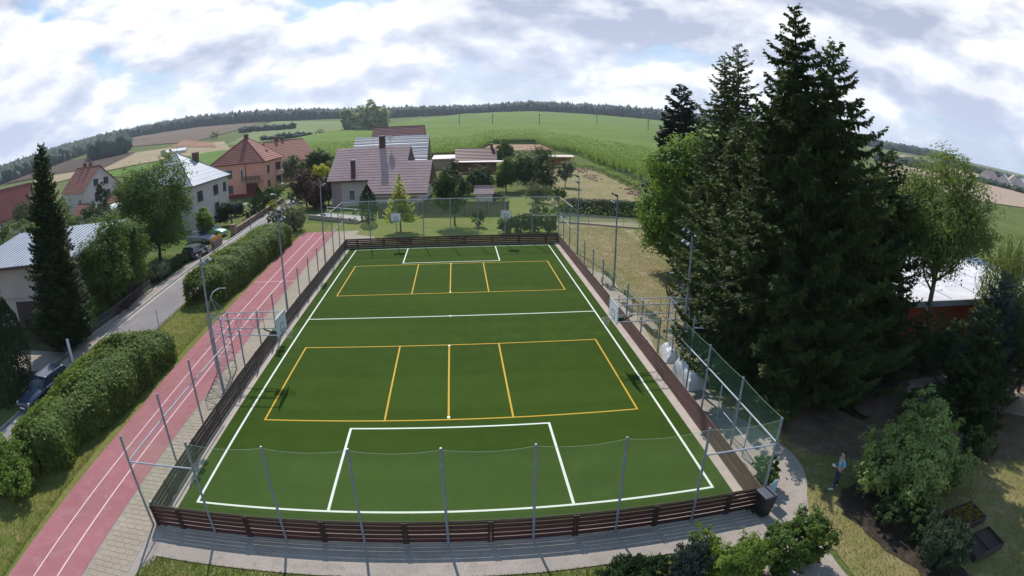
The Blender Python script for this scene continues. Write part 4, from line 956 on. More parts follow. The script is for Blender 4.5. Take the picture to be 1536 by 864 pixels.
bush('bush', 11.6, 38.5, 1.6, 1.6, 1.0, 'low dark bush behind the clipped shrubs', L_dark, 0.18, 1800)
bush('shrub', 7.4, 40.5, 2.2, 0.5, 0.5, 'slim bright shrub behind the right backboard', L_light, 0.16, 900, up=0.6)
bush('shrub', 14.4, 39.0, 1.7, 1.2, 0.9, 'yellow green low shrub at the far right fence corner', L_light, 0.16, 1700)
def hedge_thing(name, label, pts, w, h, m, leaf, n, lumps=0.25, seed=1):
    rg = np.random.default_rng(seed); root = empty(name, (pts[0][0], pts[0][1], 0), 0, label, 'hedge')
    P_ = np.array(pts, float); seg = np.hypot(*(P_[1:]-P_[:-1]).T); cum = np.concatenate([[0], np.cumsum(seg)]); L = cum[-1]
    s = rg.random(n)*L; x = np.interp(s, cum, P_[:, 0]); y = np.interp(s, cum, P_[:, 1])
    i = np.clip(np.searchsorted(cum, s)-1, 0, len(seg)-1); d = (P_[i+1]-P_[i])/seg[i][:, None]; nn = np.stack([-d[:, 1], d[:, 0]], 1)
    a = rg.uniform(-0.15*PI, 1.15*PI, n); sc = (0.82+0.18*rg.random(n)**0.5)
    kx = np.linspace(0, L+1e-6, max(4, int(L/0.9))); wn = rg.normal(size=(4, len(kx))); sd_ = np.sign(np.cos(a)).astype(int)
    hn = np.interp(s+0.35*np.sin(3*a), kx, wn[0]); wn_ = np.where(sd_ > 0, np.interp(s, kx, wn[1]), np.interp(s, kx, wn[2])); lo = np.sin(s*0.55+seed)
    ws = w/2*(1+lumps*0.45*wn_+lumps*0.4*lo); hs = h*(1+lumps*0.42*hn+lumps*0.3*lo)
    end = np.clip(np.minimum(s, L-s)/1.2+0.25, 0, 1)**0.5
    ca = np.sign(np.cos(a))*np.abs(np.cos(a))**0.7; sa = np.sign(np.sin(a))*np.abs(np.sin(a))**0.6
    off = ws*ca*sc*end; z = hs*(0.45+0.55*sa)*sc*(0.6+0.4*end); z = np.where(sa < 0, hs*rg.random(n)*0.5, z)
    P = np.stack([x+nn[:, 0]*off-pts[0][0], y+nn[:, 1]*off-pts[0][1], np.maximum(z, 0.05)], 1)+rg.normal(size=(n, 3))*0.09
    P[:, 2] = np.maximum(P[:, 2], 0.03)
    N = np.stack([nn[:, 0]*ca, nn[:, 1]*ca, np.maximum(sa, 0)+0.2], 1)+0.55*unit(n, rg); N /= np.linalg.norm(N, axis=1, keepdims=True)
    quads_mesh('foliage', diamonds(P, N, leaf, rg, 0.6), m, root)
    mb = MB()
    for k in range(int(L/1.0)):
        q = k*1.0+0.5; X = np.interp(q, cum, P_[:, 0])-pts[0][0]; Y = np.interp(q, cum, P_[:, 1])-pts[0][1]
        for e in range(3): mb.path([Vector((X+e*.1, Y, 0)), Vector((X+rg.normal()*w*0.25, Y+rg.normal()*.3, h*0.8))], [0.03, 0.012], 4)
    mb.build('stems', bark, root)['kind'] = 'stuff'
hedge_thing('hedge', 'long wild leafy hedge between the road and the track, at the lower left', [(-20.3, -20.6), (-20.0, -17), (-19.9, -13), (-19.7, -9), (-19.4, -6.0)], 4.2, 2.15, L_hedge, 0.2, 52000, 0.24, 3)
bush('bush', -20.9, -22.0, 2.3, 2.2, 2.1, 'rounded bright mound at the lower left end of the long hedge', L_light, 0.19, 12000)
bush('bush', -19.6, -14.6, 2.6, 1.8, 1.7, 'taller rounded clump standing up out of the long hedge', L_hedge, 0.19, 6000)
hedge_thing('hedge', 'leafy hedge farther up along the road, beyond the gap with wire posts', [(-20.6, 3.6), (-20.7, 12), (-20.7, 20), (-20.8, 27)], 4.2, 2.4, L_hedge, 0.21, 44000, 0.18, 4)
hedge_thing('hedge', 'tall clipped hedge behind the low lawn fence at the far right', [(15.2, 41.0), (19.6, 39.0), (27.5, 37.8)], 1.8, 2.1, L_thuja, 0.2, 9000, 0.12, 5)
bush('shrub', 15.7, 40.0, 2.1, 1.2, 0.9, 'bright yellow shrub at the left end of the clipped hedge', L_gold, 0.16, 1500)
hedge_thing('hedge', 'row of shrubs along the corn field fence behind the garden', [(32.5, 50), (35.2, 68), (35.8, 85), (36.2, 100), (32.5, 113)], 2.4, 1.3, L_light, 0.32, 5200, 0.5, 6)
# bushes of the village on the left
for i, (x, y, h, w, m, l) in enumerate([
    (-52, 36, 4.5, 5.5, L_silver, 'big grey green bush below the white gabled house'), (-47, 27, 4.6, 4.0, L_silver, 'grey green bush behind the metal roof, in front of the bigger one'),
    (-62, 20, 5.2, 4.2, L_mid, 'green bush at the left edge behind the slender spruce'), (-56, 12, 5.5, 4.0, L_mid, 'leafy bush at the left edge above the metal roof'),
    (-49, 14, 5.2, 2.8, L_light, 'lighter leafy bush next to the slender spruce, behind the metal roof'), (-84, 38, 5, 4.5, L_dark, 'dark bush at the far left edge under the red roof'),
    (-62, 44, 5.5, 3.2, L_dark, 'dark slim clump beside the white gabled house'), (-45, 33, 3.8, 3.2, L_mid, 'leafy bush left of the walnut tree'),
    (-96, 96, 7, 6, L_silver, 'pale bush beyond the far left roofs'), (-118, 84, 8, 6.5, L_mid, 'round tree clump left of the red roof at the far left'),
    (-60, 66, 3.4, 4.0, L_mid, 'green bushes right of the small garage roof'), (-52, 62, 3.2, 3.2, L_dark, 'dark bush behind the grey roofed house')]):
    bush('bush', x, y, h, w, w*0.8, l, m, 0.3 if x > -70 else 0.5, 4200 if x > -70 else 1800)
for x, y, h, w, m, l in [(-70, 33, 6, 5.5, L_mid, 'broad green bush beyond the beige house, near the left picture edge'), (-65, 27, 5.5, 4.8, L_silver, 'silvery bush in front of the broad green one beyond the beige house'),
    (-73, 44, 6, 5.2, L_silver, 'grey green bush under the dark red roof at the far left'), (-63, 37, 5, 4.6, L_mid, 'green bush between the spruce and the white curved canopy'), (-57, 43, 4.6, 4.0, L_dark, 'dark bush touching the white curved canopy'),
    (-79, 51, 6.2, 5.6, L_mid, 'green tree mass left of the small red annex'), (-92, 57, 7, 6, L_dark, 'dark tree mass between the dark red roof and the white gabled house'), (-58, 24, 5.2, 4.2, L_light, 'bright green bush behind the metal roof of the beige house'),
    (-50, 21, 5.4, 3.8, L_mid, 'leafy bush at the back corner of the metal roofed beige house'), (-55, 52, 4.0, 3.8, L_mid, 'green bush right of the white curved canopy'), (-41, 28, 6.4, 3.6, L_mid, 'leafy tree between the walnut tree and the white house wall'),
    (-44, 20, 5.6, 3.4, L_dark, 'dark bush left of the walnut tree trunk'), (-36.5, 13.5, 5.6, 3.0, L_mid, 'leafy bush between the two cherry trees and the walnut tree'), (-104, 72, 6.5, 5, L_light, 'pale green tree right of the dark red roof'),
    (-66, 84, 3.6, 5, L_mid, 'low bushes beyond the orange red outbuilding'), (-34, 66, 3, 2.6, L_mid, 'low bush at the foot of the salmon house'), (-33, 56, 2.4, 2.4, L_dark, 'dark bush before the dark red plinth of the salmon house'), (-35.4, 49, 2.2, 1.6, L_mid, 'low green bush at the corner of the white house')]:
    bush('bush', x, y, h, w, w*0.8, l, m, 0.34 if x < -50 else 0.24, 4200)
tree('garden_tree', -66.0, 53.0, 8.4, 1.5, 'slim dark tree just left of the white gabled house', L_dark, 0.36, 1600, base=0.05)

# ------------------------------------------------------------------ houses
def roof_plane(pts, n, parent, m, lip=0.04, name='roof', th=0.06):
    """pts: eave left, eave right, ridge right, ridge left; built as n overlapping courses that step up like tiles"""
    a, b, c, d = [Vector(p) for p in pts]; nrm = (b-a).cross(d-a)
    if nrm.length < 1e-6: nrm = (b-a).cross(c-a)
    nrm.normalize()
    if nrm.z < 0: nrm = -nrm
    mb = MB()
    for i in range(n):
        s0, s1 = i/n, (i+1)/n
        p0 = a.lerp(d, s0); p1 = b.lerp(c, s0); p2 = b.lerp(c, s1); p3 = a.lerp(d, s1)
        up = nrm*lip
        mb.add([p0, p1, p2, p3, p0+up, p1+up, p2+up*0.15, p3+up*0.15], [(3, 2, 1, 0), (4, 5, 6, 7), (0, 1, 5, 4), (1, 2, 6, 5), (2, 3, 7, 6), (3, 0, 4, 7)])
    return mb.build(name, m, parent)
def window(parent, c, nrm, w, h, fm, mull=1, pane=None):
    """frame proud of the wall, recessed pane; c = centre on the wall plane, nrm = 'x+','x-','y-','y+'"""
    s = 1 if nrm[1] == '+' else -1; t = 0.07; mb = MB()
    def bx(mb_, u, v, du, dv, d0, d1):
        if nrm[0] == 'x': mb_.box((c[0]+s*(d0+d1)/2, c[1]+u, c[2]+v), (d1-d0, du, dv))
        else: mb_.box((c[0]+u, c[1]+s*(d0+d1)/2, c[2]+v), (du, d1-d0, dv))
    for q in (-1, 1): bx(mb, q*(w/2-t/2), 0, t, h, 0.0, 0.06); bx(mb, 0, q*(h/2-t/2), w-2*t, t, 0.0, 0.06)
    for k in range(mull): bx(mb, -w/2+w*(k+1)/(mull+1), 0, t*0.8, h-2*t, 0.0, 0.055)
    bx(mb, 0, -h/2-0.04, w+0.12, 0.05, 0.0, 0.12)
    o = mb.build('window', fm, parent)
    p = MB(); bx(p, 0, 0, w-2*t, h-2*t, 0.005, 0.02); p.build('pane', pane or glass_m, o)
    return o
def hip_house(name, label, cx, cy, w, d, eave, apex, walls, roofm, courses, ov=0.5, ridge=0.0, rz=0.0, chim=None, lip=0.03):
    r = empty(name, (cx, cy, 0), rz, label, 'house')
    MB().box((0, 0, eave/2-0.1), (w, d, eave+0.0)).build('wall', walls, r)
    W2, D2 = w/2+ov, d/2+ov; z = eave-0.05
    E = [(-W2, -D2, z), (W2, -D2, z), (W2, D2, z), (-W2, D2, z)]; A, B = (0, -ridge/2, apex), (0, ridge/2, apex)
    roof_plane([E[0], E[1], A, A], courses, r, roofm, lip); roof_plane([E[1], E[2], B, A], courses, r, roofm, lip)
    roof_plane([E[2], E[3], B, B], courses, r, roofm, lip); roof_plane([E[3], E[0], A, B], courses, r, roofm, lip)
    mb = MB()
    for i in range(4): mb.tube(Vector(E[i])+Vector((0, 0, -0.05)), Vector(E[(i+1) % 4])+Vector((0, 0, -0.05)), 0.08, n=6)
    mb.build('gutter', mat('dark_gutter', (0.05, 0.05, 0.055)), r)
    mb = MB()
    for i, p in enumerate((A, A, B, B)): mb.tube(Vector(E[i])+Vector((0, 0, .05)), Vector(p)+Vector((0, 0, .05)), 0.09, n=6)
    if ridge: mb.tube(Vector(A)+Vector((0, 0, .05)), Vector(B)+Vector((0, 0, .05)), 0.09, n=6)
    mb.build('ridge_cap', roofm, r)
    MB().box((0, 0, eave-0.12), (2*W2-0.1, 2*D2-0.1, 0.06)).build('soffit', white_p, r)
    return r
def chimney(parent, x, y, z0, z1, s=0.7, m=None):
    c = MB().box((x, y, (z0+z1)/2), (s, s, z1-z0)).build('chimney', m or mat('brick_chimney', (0.16, 0.075, 0.06), (0.11, 0.06, 0.05), 9, 0.9), parent)
    MB().box((x, y, z1+0.05), (s+0.2, s+0.2, 0.12)).build('chimney_cap', concrete, c)
whitewall = mat('off_white_render', (0.52, 0.48, 0.46), (0.44, 0.41, 0.39), 0.6, 0.9, bump=0.2)
metalroof = mat('pale_grey_metal_roof', (0.35, 0.37, 0.42), (0.29, 0.31, 0.35), 0.8, 0.5, 0.0, spec=0.4, aniso=(1, 1, 1))
redtile = mat('red_roof_tile', (0.27, 0.105, 0.08), (0.21, 0.085, 0.07), 2.0, 0.85, bump=0.3)
browntile = mat('faded_brown_roof_tile', (0.40, 0.275, 0.265), (0.32, 0.225, 0.22), 2.0, 0.9, bump=0.4)
salmon = mat('salmon_render', (0.62, 0.31, 0.235), (0.56, 0.28, 0.21), 0.6, 0.9)
brownframe = mat('brown_window_frame', (0.12, 0.06, 0.045), rough=0.6)
h2 = hip_house('house', 'white two storey house under a pale grey pyramid roof', -44, 46, 12, 14.4, 6.5, 11.2, whitewall, metalroof, 9, lip=0.02)
chimney(h2, 2.2, 2.6, 8.8, 10.9, 0.9)
MB().tube((0, -0.1, 11.1), (0, -0.1, 13.0), 0.03).tube((0, -0.4, 12.6), (0, 0.2, 12.6), 0.02).build('antenna', steel, h2)
for y, z, w in ((-4.4, 4.6, 1.9), (1.8, 4.7, 1.9), (1.8, 1.9, 1.7), (-4.4, 1.9, 1.7), (5.6, 4.7, 1.2)):
    window(h2, (6.0, y, z), 'x+', w, 1.5, brownframe, 1)
for x, z in ((-3, 4.6), (3, 4.6), (3, 1.9)): window(h2, (x, -7.2, z), 'y-', 1.5, 1.4, brownframe, 1)
h3 = hip_house('house', 'salmon coloured two storey house with red tiled pyramid roof and a balcony', -44, 79, 12, 12.4, 7.0, 11.9, salmon, redtile, 15, ridge=1.5, lip=0.08)
chimney(h3, 0.2, -0.6, 11.0, 12.6, 0.8)
for x, z in ((-2.1, 4.9), (-2.1, 1.8)): window(h3, (x, -6.2, z), 'y-', 1.7, 1.6, brownframe, 1, mat('greenish_glass', (0.07, 0.13, 0.12), rough=0.1))
window(h3, (1.0, -6.2, 4.9), 'y-', 0.6, 1.6, white_p, 0)
for y, z in ((-3.4, 5.2), (-3.4, 2.1)): window(h3, (6.0, y, z), 'x+', 1.4, 1.5, brownframe, 1)
for zq in (5.0, 2.0): MB().box((6.01, 3.4, zq), (0.03, 3.6, 2.0)).build('loggia_opening', glass_m, h3)
for zq in (3.75, 0.75): MB().box((6.35, 3.4, zq), (0.75, 3.8, 0.9)).build('loggia_parapet', mat('pale_peach_render', (0.62, 0.45, 0.36)), h3)
MB().box((3.4, -6.9, 3.25), (4.3, 1.35, 0.15)).build('balcony_floor', concrete, h3)
mb = MB(); 
for i in range(15): mb.box((1.35+i*0.29, -7.53, 3.78), (0.14, 0.03, 0.9))
mb.box((3.4, -7.53, 4.26), (4.3, 0.06, 0.06)); mb.build('balcony_railing', mat('dark_brown_railing', (0.05, 0.028, 0.025)), h3)
MB().box((3.2, -6.21, 1.6), (2.6, 0.03, 2.2)).build('door_opening', mat('dark_red_door', (0.14, 0.03, 0.03)), h3)
MB().box((0, -6.24, 0.35), (12.02, 0.04, 0.7)).box((6.02, 0, 0.35), (0.04, 12.4, 0.7)).build('plinth', mat('dark_red_plinth', (0.22, 0.035, 0.035)), h3)
MB().box((1.9, -6.25, 3.4), (0.12, 0.1, 6.8)).build('downpipe', brownframe, h3)
sk = MB().box((4.0, 1.6, 9.02), (0.9, 1.2, 0.06)).build('skylight', glass_m, h3); sk.rotation_euler = (0, 0, 0)
def gable_house(name, label, cx, cy, rz, w, d, eave, ridge, walls, roofm, courses, ov=0.5, eave2=None, group=None, lip=0.06, cat='house'):
    """ridge along local x (length w); gables at +-x; front eave at -y, back eave (eave2) at +y"""
    r = empty(name, (cx, cy, 0), rz, label, cat, group); e2 = eave if eave2 is None else eave2
    prof = [(-d/2, 0), (d/2, 0), (d/2, e2), (0, ridge), (-d/2, eave)]
    n = 5; vs = [(-w/2, y, z) for y, z in prof]+[(w/2, y, z) for y, z in prof]
    MB().add(vs, [(4, 3, 2, 1, 0), (5, 6, 7, 8, 9)]+[(i, (i+1) % n, n+(i+1) % n, n+i) for i in range(n)]).build('wall', walls, r)
    k1 = (ridge-eave)/(d/2); k2 = (ridge-e2)/(d/2); W2 = w/2+ov; t = 0.06
    roof_plane([(-W2, -d/2-ov, eave-k1*ov+t), (W2, -d/2-ov, eave-k1*ov+t), (W2, 0, ridge+t), (-W2, 0, ridge+t)], courses, r, roofm, lip)
    roof_plane([(W2, d/2+ov, e2-k2*ov+t), (-W2, d/2+ov, e2-k2*ov+t), (-W2, 0, ridge+t), (W2, 0, ridge+t)], courses, r, roofm, lip)
    MB().tube((-W2, 0, ridge+t+0.06), (W2, 0, ridge+t+0.06), 0.1, n=6).build('ridge_cap', roofm, r)
    return r
# brown roofed house behind the far fence
A7 = R(-6)
h7 = empty('house', (-11.0, 57.2, 0), A7, 'large house behind the far fence with a broad faded brown tiled roof', 'house')
def L7(x, y): return (x*math.cos(-A7)-y*math.sin(-A7), x*math.sin(-A7)+y*math.cos(-A7))
MB().box((-3.6, 0.2, 2.0), (8.4, 11.6, 4.1)).build('wall', whitewall, h7)
MB().box((3.5, -1.0, 1.2), (6.2, 14.0, 2.4)).build('wall', whitewall, h7)
gv = [(-7.8, -6.2, 4.0), (-7.8, 6.2, 4.0), (-7.8, 0, 8.6)]
MB().add([gv[0], gv[1], gv[2], (-7.6, -6.2, 4), (-7.6, 6.2, 4), (-7.6, 0, 8.6)], [(0, 1, 2), (5, 4, 3), (0, 3, 4, 1), (1, 4, 5, 2), (2, 5, 3, 0)]).build('gable_wall', whitewall, h7)
kk = 0.735
def rp(x0, x1, y0, z0, y1, z1, n): roof_plane([(x0, y0, z0), (x1, y0, z0), (x1, y1, z1), (x0, y1, z1)], n, h7, browntile, 0.035)
lipv = 0.035
rp(-8.3, -1.4, -6.6, 9.0-kk*6.6, 0, 9.0, 13)
rp(-1.39, 4.3, -9.2, 9.0-kk*9.2, 0, 9.0, 18)
rp(4.31, 8.3, -9.2, 9.0-kk*9.2, -3.1, 9.0-kk*3.1, 12)
roof_plane([(4.3, 6.6, 4.1), (-8.3, 6.6, 4.1), (-8.3, 0, 9.0), (4.3, 0, 9.0)], 13, h7, browntile, 0.06)
roof_plane([(8.3, 3.0, 2.2), (4.31, 3.0, 2.2), (4.31, -3.1, 6.72), (8.3, -3.1, 6.72)], 12, h7, browntile, 0.06)
MB().add([(4.28, -3.1, 6.6), (4.28, 6.2, 4.2), (4.28, 0, 8.9), (4.2, -3.1, 6.6), (4.2, 6.2, 4.2), (4.2, 0, 8.9)], [(0, 1, 2), (5, 4, 3), (0, 3, 4, 1), (1, 4, 5, 2), (2, 5, 3, 0)]).build('gable_wall', mat('dark_gable_boards', (0.07, 0.055, 0.05)), h7)
MB().box((-4.85, -6.62, 4.13), (7.0, 0.08, 0.2)).box((1.45, -9.22, 2.2), (5.8, 0.08, 0.2)).box((6.3, -9.22, 2.2), (3.9, 0.08, 0.2)).build('fascia', mat('dark_fascia_board', (0.09, 0.05, 0.045)), h7)
for x in (-4.4, -2.3): window(h7, (x, -5.6, 1.75), 'y-', 1.0, 1.6, white_p, 0)
MB().box((-6.9, -5.63, 1.9), (1.5, 0.06, 3.7)).build('wall_panel', mat('pinkish_render', (0.45, 0.34, 0.33)), h7)
MB().box((3.6, -8.5, 1.9), (9.0, 0.5, 0.25)).build('beam', white_p, h7)
chimney(h7, -3.95, -5.95, 4.3, 7.3, 0.62, mat('dark_chimney_brick', (0.09, 0.055, 0.055), (0.06, 0.04, 0.04), 9))
chimney(h7, -0.5, 0.0, 8.5, 10.7, 0.9, mat('dark_chimney_brick', (0.09, 0.055, 0.055)))
dsh = empty('satellite_dish', (-10.2, 57.6, 9.4), 0, 'white satellite dish beside the chimney on the brown roof ridge', 'satellite dish')
mb = MB(); 
for i in range(12):
    a, b = 2*PI*i/12, 2*PI*(i+1)/12
    for q0, q1 in ((0.0, 0.25), (0.25, 0.5)):
        mb.add([(q0*math.cos(a), -0.1+q0*q0*-.5, 0.9+q0*math.sin(a)), (q1*math.cos(a), -0.1-q1*q1*.5, 0.9+q1*math.sin(a)), (q1*math.cos(b), -0.1-q1*q1*.5, 0.9+q1*math.sin(b)), (q0*math.cos(b), -0.1-q0*q0*.5, 0.9+q0*math.sin(b))], [(0, 1, 2, 3)])
mb.build('dish', white_p, dsh); MB().tube((0, 0, 0), (0, 0, 0.9), 0.03).build('mount', steel, dsh)
sl = MB(); 
stripe = mat('white_metal_roof_sheet', (0.62, 0.62, 0.66), (0.56, 0.57, 0.62), 1, 0.4, spec=0.5)
h8 = gable_house('house', 'house behind the brown roof, roofed with shiny white ribbed metal', -13.3, 88.5, R(0), 15.2, 22, 4.4, 9.5, mat('brown_wall', (0.15, 0.08, 0.06)), stripe, 24, lip=0.14)
for sgn in (-1, 1):
    mb = MB(); k8 = 5.1/11.0
    for i in range(15):
        y0 = 11.3-i*0.75; y1 = y0-0.30; z0 = 9.5-k8*y0+0.24; z1 = 9.5-k8*y1+0.24
        mb.add([(-8.1, sgn*y0, z0), (8.1, sgn*y0, z0), (8.1, sgn*y1, z1), (-8.1, sgn*y1, z1), (-8.1, sgn*y0, z0+.03), (8.1, sgn*y0, z0+.03), (8.1, sgn*y1, z1+.03), (-8.1, sgn*y1, z1+.03)], [(3, 2, 1, 0), (4, 5, 6, 7), (0, 1, 5, 4), (1, 2, 6, 5), (2, 3, 7, 6), (3, 0, 4, 7)])
    mb.build('roof_ribs', mat('grey_roof_rib', (0.16, 0.17, 0.19)), h8)['kind'] = 'stuff'
h9 = gable_house('house', 'farthest house of the cluster, its purple brown tiled roof above the white metal one', -14.6, 117, 0, 13.0, 16, 5.5, 11.3, whitewall, mat('purple_brown_tile', (0.19, 0.085, 0.085), (0.15, 0.07, 0.07), 2, .85), 16, lip=0.1)
h4 = gable_house('house', 'orange tiled gable house half hidden right of the salmon house', -47.5, 112.5, R(-28), 14, 11, 5.0, 9.8, mat('peach_render', (0.50, 0.30, 0.22)), mat('orange_roof_tile', (0.30, 0.13, 0.10), (0.25, 0.11, 0.085), 2, .85), 14)
# rotate so one gable looks towards the court
h4.rotation_euler.z = R(62); h4.location = (-44.5, 108, 0)
chimney(h4, -2.0, 0.6, 8.6, 11.0, 0.9); chimney(h4, 0.2, 0.6, 8.6, 10.8, 0.7)
u5 = math.atan2(0.463, -0.886)
h5 = gable_house('house', 'white gabled house with red roof and blue framed windows in the village on the left', -83.5, 71.5, u5+PI, 13.5, 10.0, 6.0, 10.6, whitewall, redtile, 16)
for y, z in ((-1.3, 7.2), (1.5, 7.2), (-1.3, 4.2), (1.8, 4.4)): window(h5, (6.75, y, z), 'x+', 1.3, 1.5, mat('blue_grey_frame', (0.10, 0.13, 0.22)), 0)
chimney(h5, 1.0, 0.3, 9.6, 11.6, 0.7); chimney(h5, -2.6, 0.3, 9.6, 11.6, 0.7)
window(h5, (4.5, -5.0, 3.4), 'y-', 0.9, 1.3, mat('blue_grey_frame', (0.10, 0.13, 0.22)), 0)
g5 = gable_house('garage', 'low outbuilding with orange red tiled roof right of the white gabled house', -75.5, 71.5, R(-22), 11.5, 8, 2.6, 4.6, mat('beige_render', (0.36, 0.30, 0.25)), redtile, 12, cat='garage')
gable_house('annex', 'little red roofed annex in front of the white gabled house', -76.0, 59.0, R(-25), 5, 4, 2.2, 3.7, whitewall, redtile, 7, cat='annex')
h6 = gable_house('house', 'dark red roofed house at the far left edge behind the spruce', -113, 68, R(30), 16, 14, 3.0, 9.5, mat('brownish_render', (0.25, 0.17, 0.14)), mat('dark_red_tile', (0.24, 0.07, 0.06), (0.19, 0.06, 0.05), 2, .85), 14)
gable_house('barn', 'small brown shed roof at the far left edge', -88, 43, R(35), 9, 7, 2.2, 3.6, mat('brown_boards', (0.14, 0.10, 0.08)), mat('grey_brown_sheet', (0.2, 0.16, 0.15)), 6, cat='barn')
t1 = empty('garden_pavilion', (-66.5, 60.5, 0), R(-30), 'white curved canopy in the gardens left of the walnut tree', 'canopy')
mb = MB(); 
for i in range(8):
    a, b = PI*i/8, PI*(i+1)/8
    mb.add([(-3.6, -2.4*math.cos(a), 1.4+1.3*math.sin(a)), (3.6, -2.4*math.cos(a), 1.4+1.3*math.sin(a)), (3.6, -2.4*math.cos(b), 1.4+1.3*math.sin(b)), (-3.6, -2.4*math.cos(b), 1.4+1.3*math.sin(b))], [(0, 1, 2, 3)])
mb.build('canopy_sheet', white_p, t1)
for sx in (-3.5, 3.5):
    for sy in (-2.3, 2.3): MB().tube((sx, sy, 0), (sx, sy, 1.5), 0.05).build('leg', steel, t1)
t2 = empty('greenhouse', (-77, 66.0, 0), R(-30), 'small blue white greenhouse beside the white curved canopy', 'greenhouse')
MB().box((0, 0, 1.0), (3.0, 2.4, 2.0)).build('glass_wall', mat('pale_blue_glass', (0.35, 0.42, 0.5), rough=0.2), t2, bevel=0.03); roof_plane([(-1.6, -1.3, 2), (1.6, -1.3, 2), (1.6, 0, 2.7), (-1.6, 0, 2.7)], 3, t2, white_p); roof_plane([(1.6, 1.3, 2), (-1.6, 1.3, 2), (-1.6, 0, 2.7), (1.6, 0, 2.7)], 3, t2, white_p)
# near left house with pale metal roof
h1 = empty('house', (-38.6, 3.6, 0), R(3), 'beige house at the left edge with a shallow standing seam metal roof', 'house')
beige = mat('beige_grey_render', (0.42, 0.36, 0.34), (0.37, 0.32, 0.30), 0.7, 0.9, bump=0.2)
MB().box((0, 0, 2.7), (14.6, 9.6, 5.4)).build('wall', beige, h1)
rf = MB().add([(-7.9, -5.5, 5.45), (7.9, -5.5, 5.45), (7.9, 5.5, 6.6), (-7.9, 5.5, 6.6), (-7.9, -5.5, 5.6), (7.9, -5.5, 5.6), (7.9, 5.5, 6.75), (-7.9, 5.5, 6.75)], [(3, 2, 1, 0), (4, 5, 6, 7), (0, 1, 5, 4), (1, 2, 6, 5), (2, 3, 7, 6), (3, 0, 4, 7)]).build('roof', metalroof, h1)
for i in range(27):
    x = -7.8+i*0.6
    MB().add([(x-.02, -5.5, 5.6), (x+.02, -5.5, 5.6), (x+.02, 5.5, 6.75), (x-.02, 5.5, 6.75), (x-.02, -5.5, 5.66), (x+.02, -5.5, 5.66), (x+.02, 5.5, 6.81), (x-.02, 5.5, 6.81)], [(4, 5, 6, 7), (0, 1, 5, 4), (1, 2, 6, 5), (2, 3, 7, 6), (3, 0, 4, 7)]).build('roof_seam', metalroof, rf)
MB().box((0, -5.52, 5.45), (15.8, 0.08, 0.22)).build('fascia', mat('dark_fascia_board', (0.09, 0.05, 0.045)), h1)
chimney(h1, -0.6, 0.6, 5.9, 7.3, 0.8, mat('grey_chimney', (0.16, 0.15, 0.16)))
gd = MB().box((1.0, -4.83, 1.15), (3.2, 0.06, 2.3)).build('garage_door', mat('dark_brown_door', (0.05, 0.035, 0.033)), h1)
for i in range(4): MB().box((1.0, -4.87, 0.35+i*0.55), (3.0, 0.03, 0.42)).build('door_panel', mat('dark_brown_door_panel', (0.06, 0.042, 0.038)), gd)
MB().box((0, -4.84, 2.6), (14.62, 0.05, 0.18)).build('string_course', concrete, h1)
window(h1, (4.8, -4.8, 4.0), 'y-', 1.4, 1.3, brownframe, 1); window(h1, (-3.4, -4.8, 4.0), 'y-', 1.4, 1.3, brownframe, 1)
window(h1, (7.3, 0.5, 3.9), 'x+', 1.4, 1.3, brownframe, 1)
# flat roofed hall on the right
hr = empty('hall', (41.5, -5.2, 0), R(-3), 'low hall with flat white roof and red wall behind the right hand trees', 'building')
MB().box((0, 0, 1.65), (22, 12, 3.3)).build('wall', mat('red_painted_wall', (0.42, 0.085, 0.04), (0.36, 0.075, 0.035), 0.8, 0.85), hr)
MB().box((0, 0, 3.45), (23, 13, 0.3)).build('roof', mat('white_roof_membrane', (0.60, 0.58, 0.59), (0.46, 0.45, 0.46), 0.5, 0.8), hr, bevel=0.03)
MB().box((0, -6.55, 3.4), (23.1, 0.12, 0.42)).build('roof_edge', mat('grey_trim', (0.3, 0.31, 0.33)), hr); MB().box((0, 6.5, 3.72), (23.0, 0.15, 0.25)).build('roof_edge', mat('grey_trim', (0.3, 0.31, 0.33)), hr)
for x in (4.5, 8.5): window(hr, (x, -6.0, 1.9), 'y-', 2.2, 1.3, white_p, 2)
for k in range(6): MB().box((-11.0+k*4.4, 0, 3.62), (0.06, 12.6, 0.03)).build('roof_seam', mat('grey_seam', (0.35, 0.35, 0.37)), hr)
# garden sheds in the background
s1 = gable_house('shed', 'long low shed with dark red ribbed roof by the corn field', 5.6, 112, 0, 9.5, 9, 2.6, 5.0, mat('beige_boards', (0.35, 0.27, 0.2)), mat('dark_red_ribbed_sheet', (0.115, 0.035, 0.04), (0.09, 0.03, 0.035), 2, .6), 8, lip=0.15, cat='shed')
chimney(s1, 4.2, 0.2, 4.4, 6.2, 0.7)
s2 = empty('shed', (-1.8, 116, 0), 0, 'flat roofed shed with pinkish white roof left of the dark red one', 'shed')
MB().box((0, 0, 1.3), (7, 14, 2.6)).build('wall', mat('beige_boards', (0.35, 0.27, 0.2)), s2); MB().box((0, 0, 2.75), (7.6, 15, 0.2)).build('roof', mat('pinkish_white_roof', (0.62, 0.5, 0.47), (0.56, 0.45, 0.42), .5, .7), s2)
s3 = empty('carport', (6.6, 98.5, 0), R(-3), 'carport with a long pale flat roof in front of the dark red shed', 'carport')
MB().box((0, 0, 2.7), (13, 4.0, 0.18)).build('roof', mat('pinkish_white_roof', (0.62, 0.5, 0.47)), s3); MB().box((-1.0, 1.0, 1.3), (9, 0.2, 2.5)).build('back_wall', mat('rust_boards', (0.22, 0.11, 0.07)), s3)
for x in (-6.2, -2, 2, 6.2): MB().box((x, -1.7, 1.3), (0.15, 0.15, 2.6)).build('post', brownframe, s3)
s4 = empty('pergola', (28.2, 113, 0), R(-4), 'open pergola with a pinkish sheet roof on orange posts at the garden end', 'pergola')
mb = MB()
